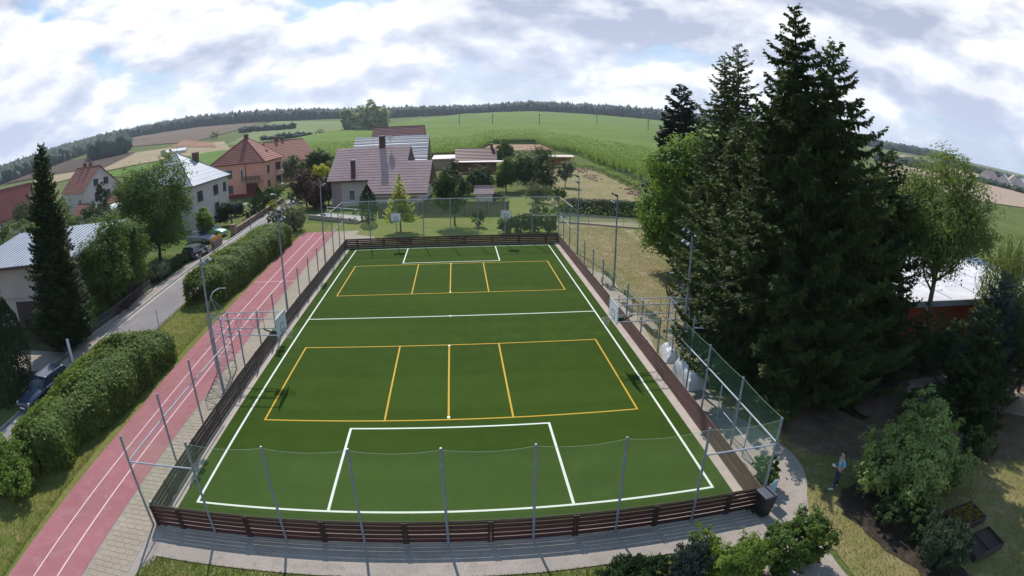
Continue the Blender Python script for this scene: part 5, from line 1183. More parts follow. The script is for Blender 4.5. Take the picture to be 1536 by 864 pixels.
for i in range(6): mb.box((-2.75+i*1.1, 0, 2.95+0.02*(i % 2)), (1.05, 6.0, 0.06))
mb.build('roof', mat('pinkish_white_roof', (0.62, 0.5, 0.47)), s4)
for sx in (-2.9, 2.9):
    for sy in (-2.7, 2.7): MB().box((sx, sy, 1.45), (0.18, 0.18, 2.9)).build('post', mat('orange_wood', (0.38, 0.2, 0.1)), s4)
MB().box((0, 2.7, 1.2), (5.6, 0.1, 2.2)).build('back_wall', mat('orange_wood', (0.38, 0.2, 0.1)), s4)
gable_house('garden_shed', 'tiny whitewashed garden shed with brownish roof behind the board fence', 4.9, 51.0, R(-4), 2.6, 2.4, 1.7, 2.5, whitewall, browntile, 4, ov=0.25, cat='shed', lip=0.03)
# board fence / wall behind the lawn
bf = empty('board_fence', (-10.3, 41.2, 0), R(-5), 'brown board fence along the garden behind the far end of the pitch', 'fence')
bmx = mat('brown_fence_board', (0.17, 0.135, 0.11), (0.12, 0.095, 0.08), 4, 0.85, aniso=(3, 3, 0.4))
bdm = None
for i in range(60):
    if bdm is None: o = MB().box((0, 0, 0.95), (0.275, 0.03, 1.9)).build('board', bmx, bf); bdm = o.data
    else: o = link('board', bdm, None, bf)
    o.location = (0.15+i*0.3, random.uniform(-.01, .01), random.uniform(-.03, .03))
for i in range(7): MB().box((0.02+i*3.0, 0.06, 1.0), (0.12, 0.1, 2.05)).build('post', brownframe, bf)
MB().box((9, 0.04, 0.5), (18, 0.04, 0.1)).box((9, 0.04, 1.5), (18, 0.04, 0.1)).build('rail', brownframe, bf)
# low lawn fence on its kerb at the far right, the roadside wall and fences
def low_fence(label, pts, h, n, wire=True, kerb=True, m=None, cat='fence', group=None, name='wire_fence'):
    r = empty(name, (0, 0, 0), 0, label, cat, group); P_ = [Vector((*p, 0)) for p in pts]
    for a, b in zip(P_[:-1], P_[1:]):
        L = (b-a).length; k = max(1, int(round(L/n)))
        for i in range(k):
            p = a.lerp(b, i/k); MB().tube(p, p+Vector((0, 0, h)), 0.03, n=6).build('post', m or steel, r)
        mb = MB()
        for zz in (0.15, h*0.5, h-0.04): mb.tube(a+Vector((0, 0, zz)), b+Vector((0, 0, zz)), 0.008, n=4)
        mb.build('wire', steel, r)
        if kerb:
            d = (b-a).normalized(); q = MB().box((0, 0, 0.08), (L, 0.18, 0.2)); o = q.build('fence_kerb', kerb_m, r); o.location = (a+b)/2; o.rotation_euler.z = math.atan2(d.y, d.x)
        if wire:
            me = bpy.data.meshes.new('net'); me.from_pydata([a+Vector((0, 0, .15)), b+Vector((0, 0, .15)), b+Vector((0, 0, h)), a+Vector((0, 0, h))], [], [(0, 1, 2, 3)]); link('wire_mesh', me, netmat('grey_wire_mesh', (0.3, 0.3, 0.3), 0.13), r)
    return r
low_fence('low wire fence on a pale kerb across the far end of the dry lawn', [(13.5, 33.6), (17.0, 32.0), (21.0, 29.9), (24.0, 28.6), (30, 27)], 1.3, 3.3)
low_fence('wire fence between the garden and the corn field', [(34.5, 47), (38, 72), (39.6, 95), (40.5, 115), (43, 160)], 1.8, 4.5, kerb=False)
low_fence('two leaning wire fence posts in the grass gap between the hedges', [(-22.2, -5.5), (-22.0, -1.5), (-22.3, 3.0)], 1.5, 3.2, kerb=False)
low_fence('dark iron garden fence on a kerb along the left side of the road', [(-28.1, -7.0), (-27.9, 0.5), (-28.4, 8.5)], 1.1, 1.9, m=mat('dark_iron', (0.04, 0.03, 0.03)))
sw = empty('stone_wall', (-29.2, 34.2, 0), 0, 'low stone garden wall with a square end pillar left of the road', 'wall')
stm = mat('brown_wall_stone', (0.24, 0.17, 0.12), (0.17, 0.12, 0.09), 4, 0.9, bump=0.5)
stones = []
for v in range(3): stones.append(MB().box((0, 0, 0), (0.3+0.05*v, 0.9+0.15*v, 0.27)).build('stone', stm, None, bevel=0.04).data)
for o in [o for o in COL.objects if o.data in stones]: bpy.data.objects.remove(o)
for i in range(26):
    for k in range(3):
        y = i*1.08+(0.5 if k % 2 else 0); link('stone', random.choice(stones), None, sw, (-0.055*y+random.uniform(-.02, .02), y, 0.14+k*0.28), (0, 0, R(3)))
MB().box((0, -0.9, 0.7), (0.7, 0.7, 1.4)).build('pillar', mat('tan_pillar', (0.33, 0.23, 0.14), (0.27, 0.19, 0.12), 4, .9), sw, bevel=0.02)
fw = empty('planter_wall', (-28.7, 26.3, 0), R(4), 'short reddish wall with orange flowers on top beside the parked cars', 'wall')
for k in range(3):
    for i in range(5): MB().box((0, -1.5+i*0.62+(0.3 if k % 2 else 0), 0.17+k*0.33), (0.5, 0.6, 0.31)).build('block', mat('pinkish_block', (0.27, 0.19, 0.16), (0.21, 0.15, 0.13), 5, .9), fw, bevel=0.015)
rg = np.random.default_rng(8); P = np.stack([rg.normal(0, .18, 500), rg.uniform(-1.7, 1.6, 500), 1.05+rg.random(500)*.25], 1)
quads_mesh('flowers', diamonds(P, unit(500, rg), 0.14, rg, 0.9), leafmat('orange_petals', (0.38, 0.17, 0.02), (0.42, 0.28, 0.03), 0.3), fw)
tr = empty('terrace', (-16.0, 38.5, 0), R(-35), 'pale paved terrace and low wall left of the brown roofed house', 'terrace')
MB().box((-1.0, 2.0, 0.15), (10, 3.2, 0.3)).build('paving', concrete, tr); MB().box((-1.0, 0.3, 0.3), (10, 0.25, 0.6)).build('wall', kerb_m, tr)
for i in range(4): MB().tube((-5.5+i*3, 3.6, 0.3), (-5.5+i*3, 3.6, 1.2), 0.035).build('railing_post', white_p, tr)
MB().tube((-5.6, 3.6, 1.2), (3.6, 3.6, 1.2), 0.035).build('railing', white_p, tr)
# stone borders in the garden
for i, (x, y, l) in enumerate([(30.2, 86, 'stone edged flower border in the middle of the garden beyond the hedge'), (32.6, 62, 'orange brown stony border nearest the clipped hedge'), (31.5, 103, 'pale stone heap near the pergola')]):
    r = empty('stone_border', (x, y, 0), R(-8), l, 'border'); mb = MB()
    for k in range(46):
        s = random.uniform(0.2, 0.6); mb.box((random.gauss(0, 0.8), random.uniform(-6.5, 6.5), s*0.25), (s, s*0.9, s*0.6), random.uniform(0, 3), 0.7)
    o = mb.build('stones', mat('orange_border_stone', (0.45, 0.27, 0.17), (0.36, 0.26, 0.2), 1, .9), r); o['kind'] = 'stuff'

# ------------------------------------------------------------------ road furniture
def street_lamp(x, y, h, rz, label):
    r = empty('street_lamp', (x, y, 0), rz, label, 'street lamp', 'street lamps along the road')
    MB().tube((0, 0, 0), (0, 0, h), 0.06, 0.045, 10).build('pole', steel, r)
    MB().tube((0, 0, h-0.03), (0.45, 0, h+0.08), 0.03).build('arm', steel, r)
    MB().box((0.62, 0, h+0.06), (0.55, 0.3, 0.14), taper=0.75).build('lamp_head', white_p, r, bevel=0.02)
street_lamp(-26.6, 33.3, 3.9, R(180), 'slim street lamp with white head beside the stone garden wall')
street_lamp(-25.7, 42.5, 3.8, R(180), 'second street lamp, farther along the road near the dark bush')
r = empty('gate_post', (-26.5, -8.0, 0), R(10), 'white and blue upright gate post behind the parked dark blue car', 'post')
MB().box((0, 0, 0.85), (0.18, 0.14, 1.7)).build('post_body', white_p, r, bevel=0.01); MB().box((-0.15, 0.02, 0.8), (0.1, 0.12, 1.55)).build('side_panel', mat('deep_blue_panel', (0.03, 0.04, 0.11)), r)
bush('flower_clump', -25.0, -7.9, 0.8, 0.45, 0.4, 'small clump of red flowers behind the dark blue car', leafmat('red_petals', (0.32, 0.03, 0.05), (0.42, 0.06, 0.09), 0.3), 0.1, 700, cat='flowers')
r = empty('wooden_stake', (-27.3, -17.0, 0), 0, 'short pale wooden stake at the roadside near the left edge', 'stake')
MB().box((0, 0, 0.45), (0.14, 0.14, 0.9), taper=0.85).build('stake', mat('pale_wood', (0.36, 0.24, 0.18)), r, bevel=0.01)

def car(x, y, rz, label, paint, L=4.6, W=1.78, H=1.46, estate=True, group='cars parked by the road'):
    """body lofted from cross sections; bonnet towards +x"""
    r = empty('parked_car', (x, y, 0), rz, label, 'car', group); h = W/2
    def sec(xx, zb, zt, wb, wt):
        return [(xx, -wb, zb), (xx, -wb*1.0, zb+0.22), (xx, -wb*1.0, zt-0.2), (xx, -wt, zt-0.03), (xx, -wt*0.5, zt), (xx, wt*0.5, zt), (xx, wt, zt-0.03), (xx, wb*1.0, zt-0.2), (xx, wb*1.0, zb+0.22), (xx, wb, zb)]
    S_ = [sec(L*0.5, 0.32, 0.62, h*0.72, h*0.62), sec(L*0.47, 0.22, 0.74, h*0.88, h*0.78), sec(L*0.38, 0.2, 0.86, h*0.97, h*0.86), sec(L*0.2, 0.2, 0.97, h, h*0.9), sec(L*0.1, 0.2, 1.0, h, h*0.92),
          sec(-L*0.2, 0.2, 1.02, h, h*0.93), sec(-L*0.4, 0.22, 1.02, h*0.98, h*0.9), sec(-L*0.47, 0.26, 0.98, h*0.93, h*0.82), sec(-L*0.5, 0.34, 0.86, h*0.82, h*0.7)]
    b = MB().loft(S_).build('body', paint, r, smooth=True)
    rx = -L*0.47 if estate else -L*0.36
    def gh(xx, z, w): return [(xx, -w, z), (xx, -w*0.97, z), (xx, w*0.97, z), (xx, w, z)]
    def cab(x0, x1, x2, x3, zb, zt, wb, wt):  # bottom front..back, top front..back
        V = [(x0, -wb, zb), (x0, wb, zb), (x1, wt, zt), (x1, -wt, zt), (x3, -wb, zb), (x3, wb, zb), (x2, wt, zt), (x2, -wt, zt)]
        return MB().add(V, [(0, 1, 2, 3), (4, 7, 6, 5), (3, 2, 6, 7), (0, 3, 7, 4), (1, 5, 6, 2), (0, 4, 5, 1)])
    x0, x1, x2, x3 = L*0.17, L*0.02, (-L*0.40 if estate else -L*0.25), (-L*0.48 if estate else -L*0.42)
    cab(x0, x1, x2, x3, 0.97, H-0.03, h*0.90, h*0.74).build('glazing', mat('car_glass', (0.02, 0.03, 0.045), (0.05, 0.07, 0.09), 1, 0.05, spec=0.9), r, bevel=0.02)
    MB().box(((x1+x2)/2, 0, H-0.015), (abs(x1-x2)+0.10, h*1.5, 0.05), taper=0.94).build('roof', paint, r, bevel=0.02, smooth=False)
    mb = MB()
    for s in (-1, 1):
        for (xa, xb) in ((x0, x1), ((x0+x3)/2+0.12, (x1+x2)/2+0.1), (x3+0.85, x2+0.65), (x3, x2)):
            mb.tube((xa, s*h*0.905, 0.98), (xb, s*h*0.75, H-0.02), 0.028, n=5)
    mb.build('pillars', paint, r)['kind'] = 'stuff'
    for s in (-1, 1):
        MB().tube((x1-0.2, s*h*0.7, H+0.02), (x2+0.1, s*h*0.7, H+0.02), 0.012, n=6).build('roof_rail', steel_light, r)
        MB().box((x0-0.25, s*(h+0.08), 1.0), (0.16, 0.16, 0.12), taper=0.8).build('mirror', paint, r, bevel=0.02)
        MB().box((L*0.455, s*h*0.62, 0.66), (0.18, 0.36, 0.15), rz=s*-0.35, taper=0.85).build('headlight', mat('headlight_glass', (0.65, 0.68, 0.7), rough=0.1, spec=0.9), r, bevel=0.02)
        MB().box((-L*0.485, s*h*0.72, 0.82), (0.1, 0.24, 0.2)).build('tail_light', mat('red_lamp', (0.35, 0.02, 0.02), rough=0.2), r, bevel=0.02)
        for xx in (L*0.31, -L*0.29):
            w = MB().tube((xx, s*(h-0.2), 0.32), (xx, s*(h+0.005), 0.32), 0.32, n=20).build('wheel', black_p, r)
            mb = MB().tube((xx, s*(h+0.0), 0.32), (xx, s*(h+0.018), 0.32), 0.2, 0.19, n=16); mb.build('rim', steel_light, w)
    MB().box((L*0.485, 0, 0.56), (0.06, 0.9, 0.14)).box((L*0.475, 0, 0.36), (0.08, 1.2, 0.14)).build('grille', black_p, r, bevel=0.01)
    MB().box((L*0.507, 0, 0.43), (0.02, 0.5, 0.11)).build('number_plate', white_p, r)
    return r
def paint(n, c): return mat(n, c, tuple(v*0.9 for v in c), 1, 0.25, 0.2, spec=0.6, coat=0.6)
car(-25.0, -13.4, R(-96), 'dark blue estate car parked half behind the lower left hedge', paint('dark_blue_car_paint', (0.010, 0.018, 0.045)))
car(-32.2, 33.2, R(-15), 'pale green hatchback parked in the yard of the white house', paint('pale_green_car_paint', (0.25, 0.50, 0.30)), L=4.2, W=1.7, H=1.48, estate=False)
car(-32.6, 29.6, R(-15), 'silver grey car partly in tree shade next to the green one', paint('silver_car_paint', (0.32, 0.34, 0.37)), L=4.3, estate=False)
car(-29.4, 21.6, R(85), 'dark car parked in the tree shade behind the nearest left floodlight mast', paint('charcoal_car_paint', (0.03, 0.033, 0.038)), L=4.4)

# ------------------------------------------------------------------ corn, forest, far trees, poles
def corn():
    dn_az = [-24, -18.5, -12, -3, 1, 3.5, 8, 9.6, 11.9, 14.4, 16.6, 19, 20.6, 24, 40]
    dn_d = [205, 200, 190, 181, 185, 268, 270, 225, 203, 157, 137, 117, 99, 88, 80]
    df_az = [-24, -18.5, -12, -7, -3, 1, 8, 14, 20, 40]; df_d = [230, 340, 490, 610, 780, 985, 985, 985, 985, 985]
    az = np.linspace(-24, 36, 150); n = 90; s = np.linspace(0, 1, n)**1.6
    dn = np.interp(az, dn_az, dn_d); df = np.interp(az, df_az, df_d)
    D = dn[:, None]+(df-dn)[:, None]*s; A = np.repeat(az[:, None], n, 1); X, Y = pol(A, D); rg = np.random.default_rng(2)
    Z = terr(X, Y)+2.0+0.12*rg.normal(size=X.shape)+0.0004*D
    Z[:, 0] = terr(X[:, 0], Y[:, 0]); 
    X[:, 0], Y[:, 0] = pol(A[:, 0], D[:, 0]-0.3)
    o = grid_mesh('corn_field', X, Y, Z, cornm); tag(o, kind='stuff', label='green corn field spreading from the gardens to the forest', cat='crop')
    # upright blades near the edge, in rows
    Q = []; N = 46000
    az_ = rg.uniform(-20, 26, N); dnn = np.interp(az_, dn_az, dn_d); d = dnn+rg.random(N)**2*120
    x, y = pol(az_, d); row = 1.1; th = R(-12); u = x*math.cos(th)+y*math.sin(th); v = -x*math.sin(th)+y*math.cos(th); u = np.round(u/row)*row+0.33*rg.normal(size=N); x = u*math.cos(th)-v*math.sin(th); y = u*math.sin(th)+v*math.cos(th)
    P = np.stack([x, y, terr(x, y)+1.5+0.5*rg.random(N)], 1); T = np.array([0, 0, 1.0])+0.45*unit(N, rg)
    Q = diamonds(P, unit(N, rg), 1.5, rg, 0.28, along=T)
    o = quads_mesh('corn_plants', Q, leafmat('corn_leaves', (0.10, 0.165, 0.034), (0.16, 0.23, 0.06), 0.4)); tag(o, kind='stuff', label='leafy corn plants along the near edge of the corn field', cat='crop')
corn()
def blob(rg, n=1):
    bm = bmesh.new(); bmesh.ops.create_icosphere(bm, subdivisions=1, radius=1.0); V = np.array([v.co[:] for v in bm.verts]); F = np.array([[v.index for v in f.verts] for f in bm.faces]); bm.free(); return V, F
def forest(name, label, spots, m, conif=0.5, seed=1):
    rg = np.random.default_rng(seed); V0, F0 = blob(rg); nv = len(V0); Vs = []; Fs = []
    for k, (x, y, z, h, w) in enumerate(spots):
        V = V0*(1+0.22*rg.normal(size=(nv, 1)))
        if rg.random() < conif: f_ = (1-(V[:, 2:3]*0.5+0.5)*0.75); V = np.concatenate([V[:, :2]*f_*1.1, V[:, 2:3]], 1)
        a = rg.uniform(0, 6.28); ca, sa = math.cos(a), math.sin(a)
        V = np.stack([V[:, 0]*ca-V[:, 1]*sa, V[:, 0]*sa+V[:, 1]*ca, V[:, 2]], 1)*np.array([w, w, h*0.5])+np.array([x, y, z+h*0.5])
        Vs.append(V); Fs.append(F0+k*nv)
    V = np.concatenate(Vs); F = np.concatenate(Fs); n = len(F); me = bpy.data.meshes.new(name)
    me.vertices.add(len(V)); me.vertices.foreach_set('co', V.reshape(-1).astype(np.float32)); me.loops.add(n*3); me.loops.foreach_set('vertex_index', F.reshape(-1).astype(np.int32))
    me.polygons.add(n); me.polygons.foreach_set('loop_start', np.arange(0, n*3, 3, dtype=np.int32)); me.polygons.foreach_set('loop_total', np.full(n, 3, dtype=np.int32)); me.update(calc_edges=True)
    return tag(link(name, me, m), label, 'forest', kind='stuff')
fm = mat('forest_canopy', (0.020, 0.038, 0.028), (0.034, 0.055, 0.034), 0.06, 0.9, detail=6)
rg = np.random.default_rng(12); sp = []
for i in range(7500):
    a = rg.uniform(-56, 26); d = rg.uniform(990, 1130); 
    top = np.interp(a, [-56, -47, -40, -33, -26, -19, -12, -6, 1, 7, 14, 20, 26], [11, 12, 15, 15, 18, 19, 16, 17, 15, 17, 18, 20, 19])
    x, y = pol(a, d); sp.append((x, y, float(terr(x, y))-1, top*rg.uniform(0.82, 1.18), rg.uniform(4.5, 8)))
forest('forest', 'dark forest band along the whole horizon', sp, fm, 0.6, 1)
sp = []
for i in range(3600):
    a = rg.uniform(-58, -36.5); lo = np.interp(a, [-58, -48, -41, -36.5], [520, 560, 640, 820]); d = rg.uniform(lo, 1000)
    x, y = pol(a, d); sp.append((x, y, float(terr(x, y))-1, rg.uniform(11, 17), rg.uniform(5, 8.5)))
forest('forest', 'wooded slope at the far left', sp, fm, 0.4, 2)
def cluster(name, label, az0, az1, d0, d1, n, h, w, seed, m=None):
    rg = np.random.default_rng(seed); s_ = []
    for i in range(n):
        x, y = pol(rg.uniform(az0, az1), rg.uniform(d0, d1)); s_.append((x, y, float(terr(x, y))-0.5, h*rg.uniform(0.7, 1.1), w*rg.uniform(0.7, 1.2)))
    return forest(name, label, s_, m or fm, 0.1, seed)
cluster('copse', 'dark copse at the foot of the wooded slope on the left', -37.2, -33.6, 520, 640, 170, 17, 7, 21)
fm2 = mat('hedgerow_canopy', (0.07, 0.10, 0.045), (0.10, 0.13, 0.06), 0.15, 0.9)
cluster('hedgerow', 'line of bushes crossing the pale fields', -21.5, -16.2, 640, 670, 60, 7, 5, 23)
cluster('hedgerow', 'short row of bushes at the edge of the corn', -19.5, -14.5, 440, 455, 22, 5, 4, 24)
cluster('hedgerow', 'bushes on the skyline at the far right', 42.5, 49.5, 420, 560, 90, 6, 5, 25)
cluster('hedgerow', 'dark hedge in front of the far right houses', 52.5, 59.5, 405, 425, 90, 4.5, 3, 26)
cluster('hedgerow', 'dark skyline of trees behind the far right houses', 49, 62, 640, 760, 200, 7, 7, 27)
cluster('bluish_hill_wood', 'bluish wooded hill seen past the spruce boughs on the right', 38, 50, 1150, 1500, 500, 16, 12, 28)
for i, (a, d, h, w, l) in enumerate([(-10.6, 500, 21, 9, 'left and smallest crown of the pale grove in the fields'), (-9.4, 490, 22, 11, 'middle crown of the pale grove in the fields'), (-8.0, 485, 24, 14, 'largest rounded crown of the pale grove in the fields'), (-24.3, 560, 9, 5, 'lone round tree in the pale fields at the left'), (-20.6, 300, 5, 6, 'low round dark bush in the green field above the salmon house'), (-29.3, 330, 7, 6, 'small bushes on the pale strip left of the grey roof'), (-13.5, 470, 5, 6, 'small round bush left of the grove')]):
    x, y = pol(a, d); t_ = tree('field_tree', float(x), float(y), h, w, l, leafmat('grey_green_field_leaves', (0.28, 0.32, 0.20), (0.40, 0.44, 0.29), 0.5), 2.2 if h > 15 else 1.3, 2200 if h > 15 else 500, base=0.02, z0=float(terr(x, y)))
for i, (x, y) in enumerate([(3.3, 465.9), (31.8, 458.6), (70.2, 445.1), (130.1, 487.2), (151.8, 402.5)]):
    z = float(terr(x, y)); r = empty('power_pole', (x, y, z), 0, ['power pole in the corn, leftmost of five', 'second power pole from the left in the corn', 'middle power pole of the five in the corn', 'fourth power pole from the left in the corn', 'power pole nearest the dark pine'][i], 'pole', 'power poles in the corn field')
    MB().tube((0, 0, 0), (0, 0, 11), 0.32, 0.25, 8).build('pole', bark, r); MB().box((0, 0, 10.2), (3.2, 0.3, 0.3)).build('crossarm', bark, r)
x, y = pol(-28.5, 400); bn = gable_house('barn', 'long barn with a bright white roof in the fields above the grey roofed house', float(x), float(y), R(20), 17, 8, 2.2, 3.6, whitewall, mat('bright_white_sheet', (0.8, 0.8, 0.82)), 4, cat='barn'); bn.location.z = float(terr(x, y))
for i, (a, d, rz, l, rm) in enumerate([(56.3, 455, 30, 'white gabled house with a pale roof among the far right houses', white_p), (54.6, 480, 10, 'brown roofed house left of the white gabled one at the far right', browntile), (58.3, 470, 20, 'low house with a pale roof at the right picture edge', white_p), (57.4, 560, 40, 'brownish house on the skyline at the far right', browntile)]):
    x, y = pol(a, d); o = gable_house('house', l, float(x), float(y), R(rz), 17, 12, 4.0, 9.0, whitewall, rm, 6); o.location.z = float(terr(x, y))

# ------------------------------------------------------------------ grass tufts near the camera
def tufts(name, label, polyf, n, m, size, seed):
    rg = np.random.default_rng(seed); P = polyf(rg, n); P = P[~inside(front, P[:, 0], P[:, 1]) & ~((P[:, 0] > 11.3) & (P[:, 0] < 13.2) & (P[:, 1] > -16) & (P[:, 1] < 10))]; T = np.array([0, 0, 1.0])+0.7*unit(len(P), rg); P[:, 2] += size*0.35
    o = quads_mesh(name, diamonds(P, unit(len(P), rg), size, rg, 0.25, along=T), m); tag(o, kind='stuff', label=label, cat='grass')
L_grass = leafmat('grass_blades', (0.11, 0.13, 0.03), (0.20, 0.19, 0.07), 0.4)
L_dryg = leafmat('dry_grass_blades', (0.15, 0.145, 0.055), (0.24, 0.205, 0.105), 0.35)
def boxpts(x0, x1, y0, y1):
    def f_(rg, n): return np.stack([rg.uniform(x0, x1, n), rg.uniform(y0, y1, n), np.zeros(n)], 1)
    return f_
tufts('grass', 'short grass in the strip below the near plank wall', boxpts(-10.9, 7.5, -27.5, -24.3), 26000, L_grass, 0.10, 1)
dark_patch = [(14.7, -23.6), (16.6, -22.6), (19.5, -25.6), (18.2, -26.4), (17.8, -30), (16.4, -31), (15.4, -27.4)]
tufts('grass', 'dry grass on the lawn at the bottom right', lambda rg, n: (lambda P: P[~inside(dark_patch, P[:, 0], P[:, 1])])(boxpts(12.9, 34, -38, -18)(rg, n)), 60000, L_dryg, 0.10, 2)
tufts('grass', 'grass on the verge between the hedges and the running track', lambda rg, n: (lambda y: np.stack([np.interp(y, [-28, 30], [-17.1, -18.9])-rg.random(n)**1.5*4.5, y, np.zeros(n)], 1))(rg.uniform(-28, 30, n)), 36000, L_grass, 0.11, 3)
tufts('grass', 'dry grass on the lawn right of the pitch', lambda rg, n: (lambda y: np.stack([12.6+rg.random(n)*8, y, np.zeros(n)], 1))(rg.uniform(-16, 30, n)), 26000, L_dryg, 0.10, 4)

# ------------------------------------------------------------------ person
def skin(name, chains, m, parent, sub=2):
    """chains: list of [(x,y,z,r), ...]; first vertex of each later chain names an existing joint by index ('@', i)"""
    V = []; E = []; Rr = []
    for ch in chains:
        prev = None
        for p in ch:
            if p[0] == '@': prev = p[1]; continue
            V.append(p[:3]); Rr.append(p[3] if not isinstance(p[3], tuple) else p[3]); i = len(V)-1
            if prev is not None: E.append((prev, i))
            prev = i
    me = bpy.data.meshes.new(name); me.from_pydata(V, E, []); me.update(); o = link(name, me, m, parent)
    md = o.modifiers.new('Skin', 'SKIN'); md.use_smooth_shade = True; md.branch_smoothing = 0.6
    for i, v in enumerate(me.skin_vertices[0].data):
        q = Rr[i]; v.radius = q if isinstance(q, tuple) else (q, q); v.use_root = (i == 0)
    o.modifiers.new('Sub', 'SUBSURF').levels = sub; o.modifiers['Sub'].render_levels = sub
    dg = bpy.context.evaluated_depsgraph_get(); me2 = bpy.data.meshes.new_from_object(o.evaluated_get(dg)); o.modifiers.clear(); o.data = me2
    if not me2.materials: me2.materials.append(m)
    me2.polygons.foreach_set('use_smooth', np.ones(len(me2.polygons), bool))
    return o
def person():  # standing turned towards the drone, remote control held at waist height
    r = empty('person', (15.3, -22.6, 0), R(165), 'person in a light blue shirt and dark jeans holding a remote control by the shrub', 'person')
    sk_ = mat('skin', (0.42, 0.25, 0.18), (0.38, 0.22, 0.16), 4, 0.6); jeans = mat('dark_blue_jeans', (0.018, 0.03, 0.07), (0.028, 0.045, 0.09), 12, 0.9)
    shirt = mat('light_blue_shirt', (0.16, 0.42, 0.62), (0.13, 0.36, 0.55), 5, 0.85); hair = mat('dark_hair', (0.03, 0.022, 0.018), rough=0.7)
    # facing +x in local space; z up. pelvis root
    body = [[(0, 0, 0.95, 0.13), (0.01, 0, 1.12, 0.125), (0.02, 0, 1.30, 0.145), (0.01, 0, 1.44, 0.10), (0.02, 0, 1.51, 0.055), (0.045, 0, 1.58, 0.062), (0.06, 0, 1.66, 0.095), (0.05, 0, 1.73, 0.085)]]
    for s in (-1, 1):
        body.append([('@', 2), (0.01, s*0.19, 1.42, 0.06), (-0.02, s*0.245, 1.26, 0.048), (-0.01, s*0.25, 1.12, 0.042), (0.14, s*0.17, 1.10, 0.035), (0.27, s*0.08, 1.13, 0.026), (0.33, s*0.06, 1.135, (0.034, 0.02))])
        hx = 0.10*s
        body.append([('@', 0), (0.0, s*0.10, 0.86, 0.095), (0.03+0.05*s, s*0.115, 0.50, 0.062), (0.0+0.10*s, s*0.12, 0.28, 0.056), (-0.02+0.14*s, s*0.125, 0.09, 0.04), (0.08+0.14*s, s*0.135, 0.045, (0.045, 0.03)), (0.16+0.14*s, s*0.14, 0.035, (0.04, 0.022))])
    skin('body', body, sk_, r)
    def pants():
        ch = [[(0, 0, 0.97, 0.145)], ]
        ch = [[(0, 0, 0.98, 0.140), (0, 0, 0.90, 0.145)]]
        for s in (-1, 1): ch.append([('@', 1), (0.0, s*0.10, 0.82, 0.108), (0.03+0.05*s, s*0.115, 0.50, 0.078), (0.0+0.10*s, s*0.12, 0.28, 0.07), (-0.02+0.14*s, s*0.125, 0.10, 0.062)])
        skin('jeans', ch, jeans, r)
    pants()
    ch = [[(0, 0, 0.93, 0.150), (0.01, 0, 1.12, 0.142), (0.02, 0, 1.30, 0.160), (0.01, 0, 1.43, 0.112)]]
    for s in (-1, 1): ch.append([('@', 2), (0.01, s*0.195, 1.42, 0.075), (-0.02, s*0.25, 1.24, 0.066), (-0.01, s*0.253, 1.17, 0.064)])
    skin('shirt', ch, shirt, r)
    skin('hair', [[(-0.005, 0, 1.66, 0.075), (0.02, 0, 1.73, 0.088), (0.045, 0, 1.765, 0.075)]], hair, r)
    for s in (-1, 1):
        for k in range(4):
            yb = s*(0.06)+(-0.022+0.015*k)*1.0; ln = (0.9, 1.0, 0.95, 0.78)[k]
            skin('finger', [[(0.345, yb, 1.14, 0.0085), (0.372+0.01*ln, yb-s*0.012*ln, 1.142, 0.008), (0.388+0.006*ln, yb-s*0.025*ln, 1.125, 0.0075), (0.384, yb-s*0.034*ln, 1.108, 0.0065)]], sk_, r, 1)
        skin('thumb', [[(0.31, s*0.05, 1.155, 0.011), (0.335, s*0.028, 1.172, 0.0095), (0.355, s*0.014, 1.178, 0.008)]], sk_, r, 1)
        MB().box((0.075+0.14*s, s*0.135, 0.045), (0.30, 0.105, 0.09), taper=0.75).build('shoe', mat('pale_shoe', (0.55, 0.53, 0.52)), r, bevel=0.02)
        MB().tube((0.150, s*0.034, 1.672), (0.156, s*0.034, 1.672), 0.011, n=8).build('eye', black_p, r)
        MB().box((0.045, s*0.096, 1.65), (0.035, 0.015, 0.055)).build('ear', sk_, r, bevel=0.005)
    MB().box((0.163, 0, 1.645), (0.03, 0.024, 0.045), taper=0.5).build('nose', sk_, r, bevel=0.005)
    MB().box((0.150, 0, 1.605), (0.008, 0.045, 0.009)).build('mouth', mat('lips', (0.3, 0.12, 0.1)), r)
    c = empty('remote_control', (0, 0, 0), 0, 'white drone remote control held in both hands', 'remote control'); c.location = r.location; c.rotation_euler = r.rotation_euler
    MB().box((0.37, 0, 1.155), (0.11, 0.18, 0.05)).build('remote_body', white_p, c, bevel=0.012)
    for s in (-1, 1): MB().tube((0.37, s*0.05, 1.18), (0.37, s*0.05, 1.205), 0.006).build('stick', black_p, c); MB().tube((0.42, s*0.07, 1.17), (0.47, s*0.08, 1.25), 0.005).build('antenna', black_p, c)
person()
# seedlings in the second bed
rg = np.random.default_rng(5); P = np.stack([rg.uniform(-.5, .5, 420), rg.uniform(-.85, .85, 420), 0.2+rg.random(420)*0.18], 1)
quads_mesh('seedlings', diamonds(P, unit(420, rg), 0.13, rg, 0.7), leafmat('yellowing_seedlings', (0.16, 0.13, 0.02), (0.24, 0.17, 0.03), .4), BED2)
# white plastic bag by the near left fence corner
for x, y, l in ((-11.95, -21.6, 'small white plastic lump beside the near left fence corner'), (-11.75, -19.6, 'second white plastic lump a little farther along the left wall')):
    o = MB().loft([[(0.28*q*math.cos(t), 0.2*q*math.sin(t)*(1+0.2*math.sin(3*t)), z) for t in np.linspace(0, 2*PI, 11)[:-1]] for q, z in ((1, 0.01), (1.05, 0.08), (0.75, 0.2), (0.3, 0.26))]).build('plastic_bag', white_p, None, (x, y, 0), smooth=True)
    tag(o, l, 'bag', 'white plastic lumps by the left wall')
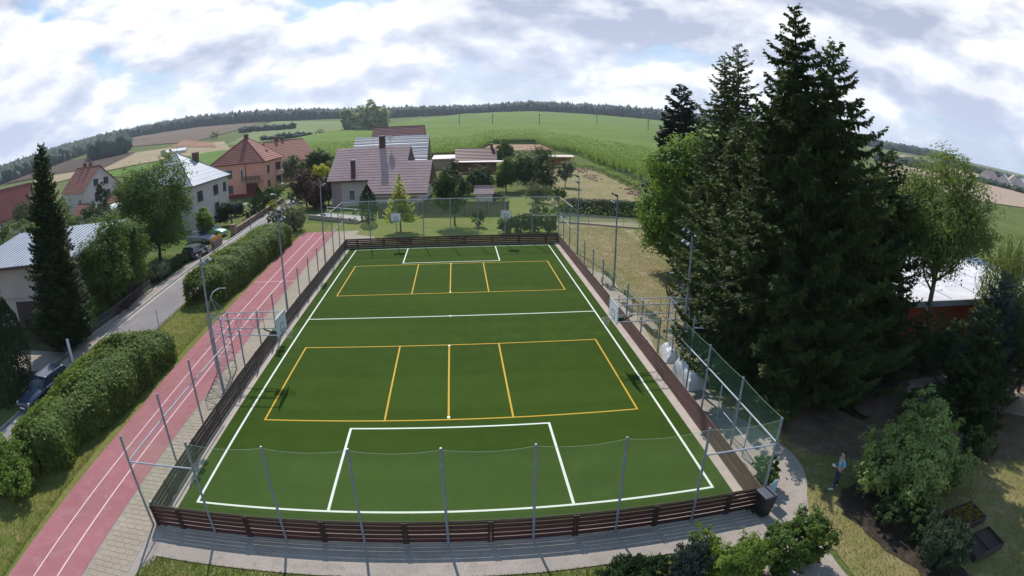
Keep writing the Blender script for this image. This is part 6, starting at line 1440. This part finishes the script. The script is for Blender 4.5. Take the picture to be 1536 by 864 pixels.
# haze: pale air round the scene
def haze(density):
    mb = MB().box((0, 0, 29.0), (15000, 15000, 84.0)); o = mb.build('haze', None); me = o.data
    m = bpy.data.materials.new('hazy_air'); m.use_nodes = True; t = NT(m.node_tree); t.n.clear(); out = t.new('ShaderNodeOutputMaterial')
    v = t.new('ShaderNodeVolumePrincipled'); v.inputs['Color'].default_value = (0.75, 0.85, 1.0, 1); v.inputs['Density'].default_value = density; v.inputs['Anisotropy'].default_value = 0.2
    t.link(v.outputs[0], out.inputs['Volume']); me.materials.append(m); o['kind'] = 'stuff'
haze(0.00013)
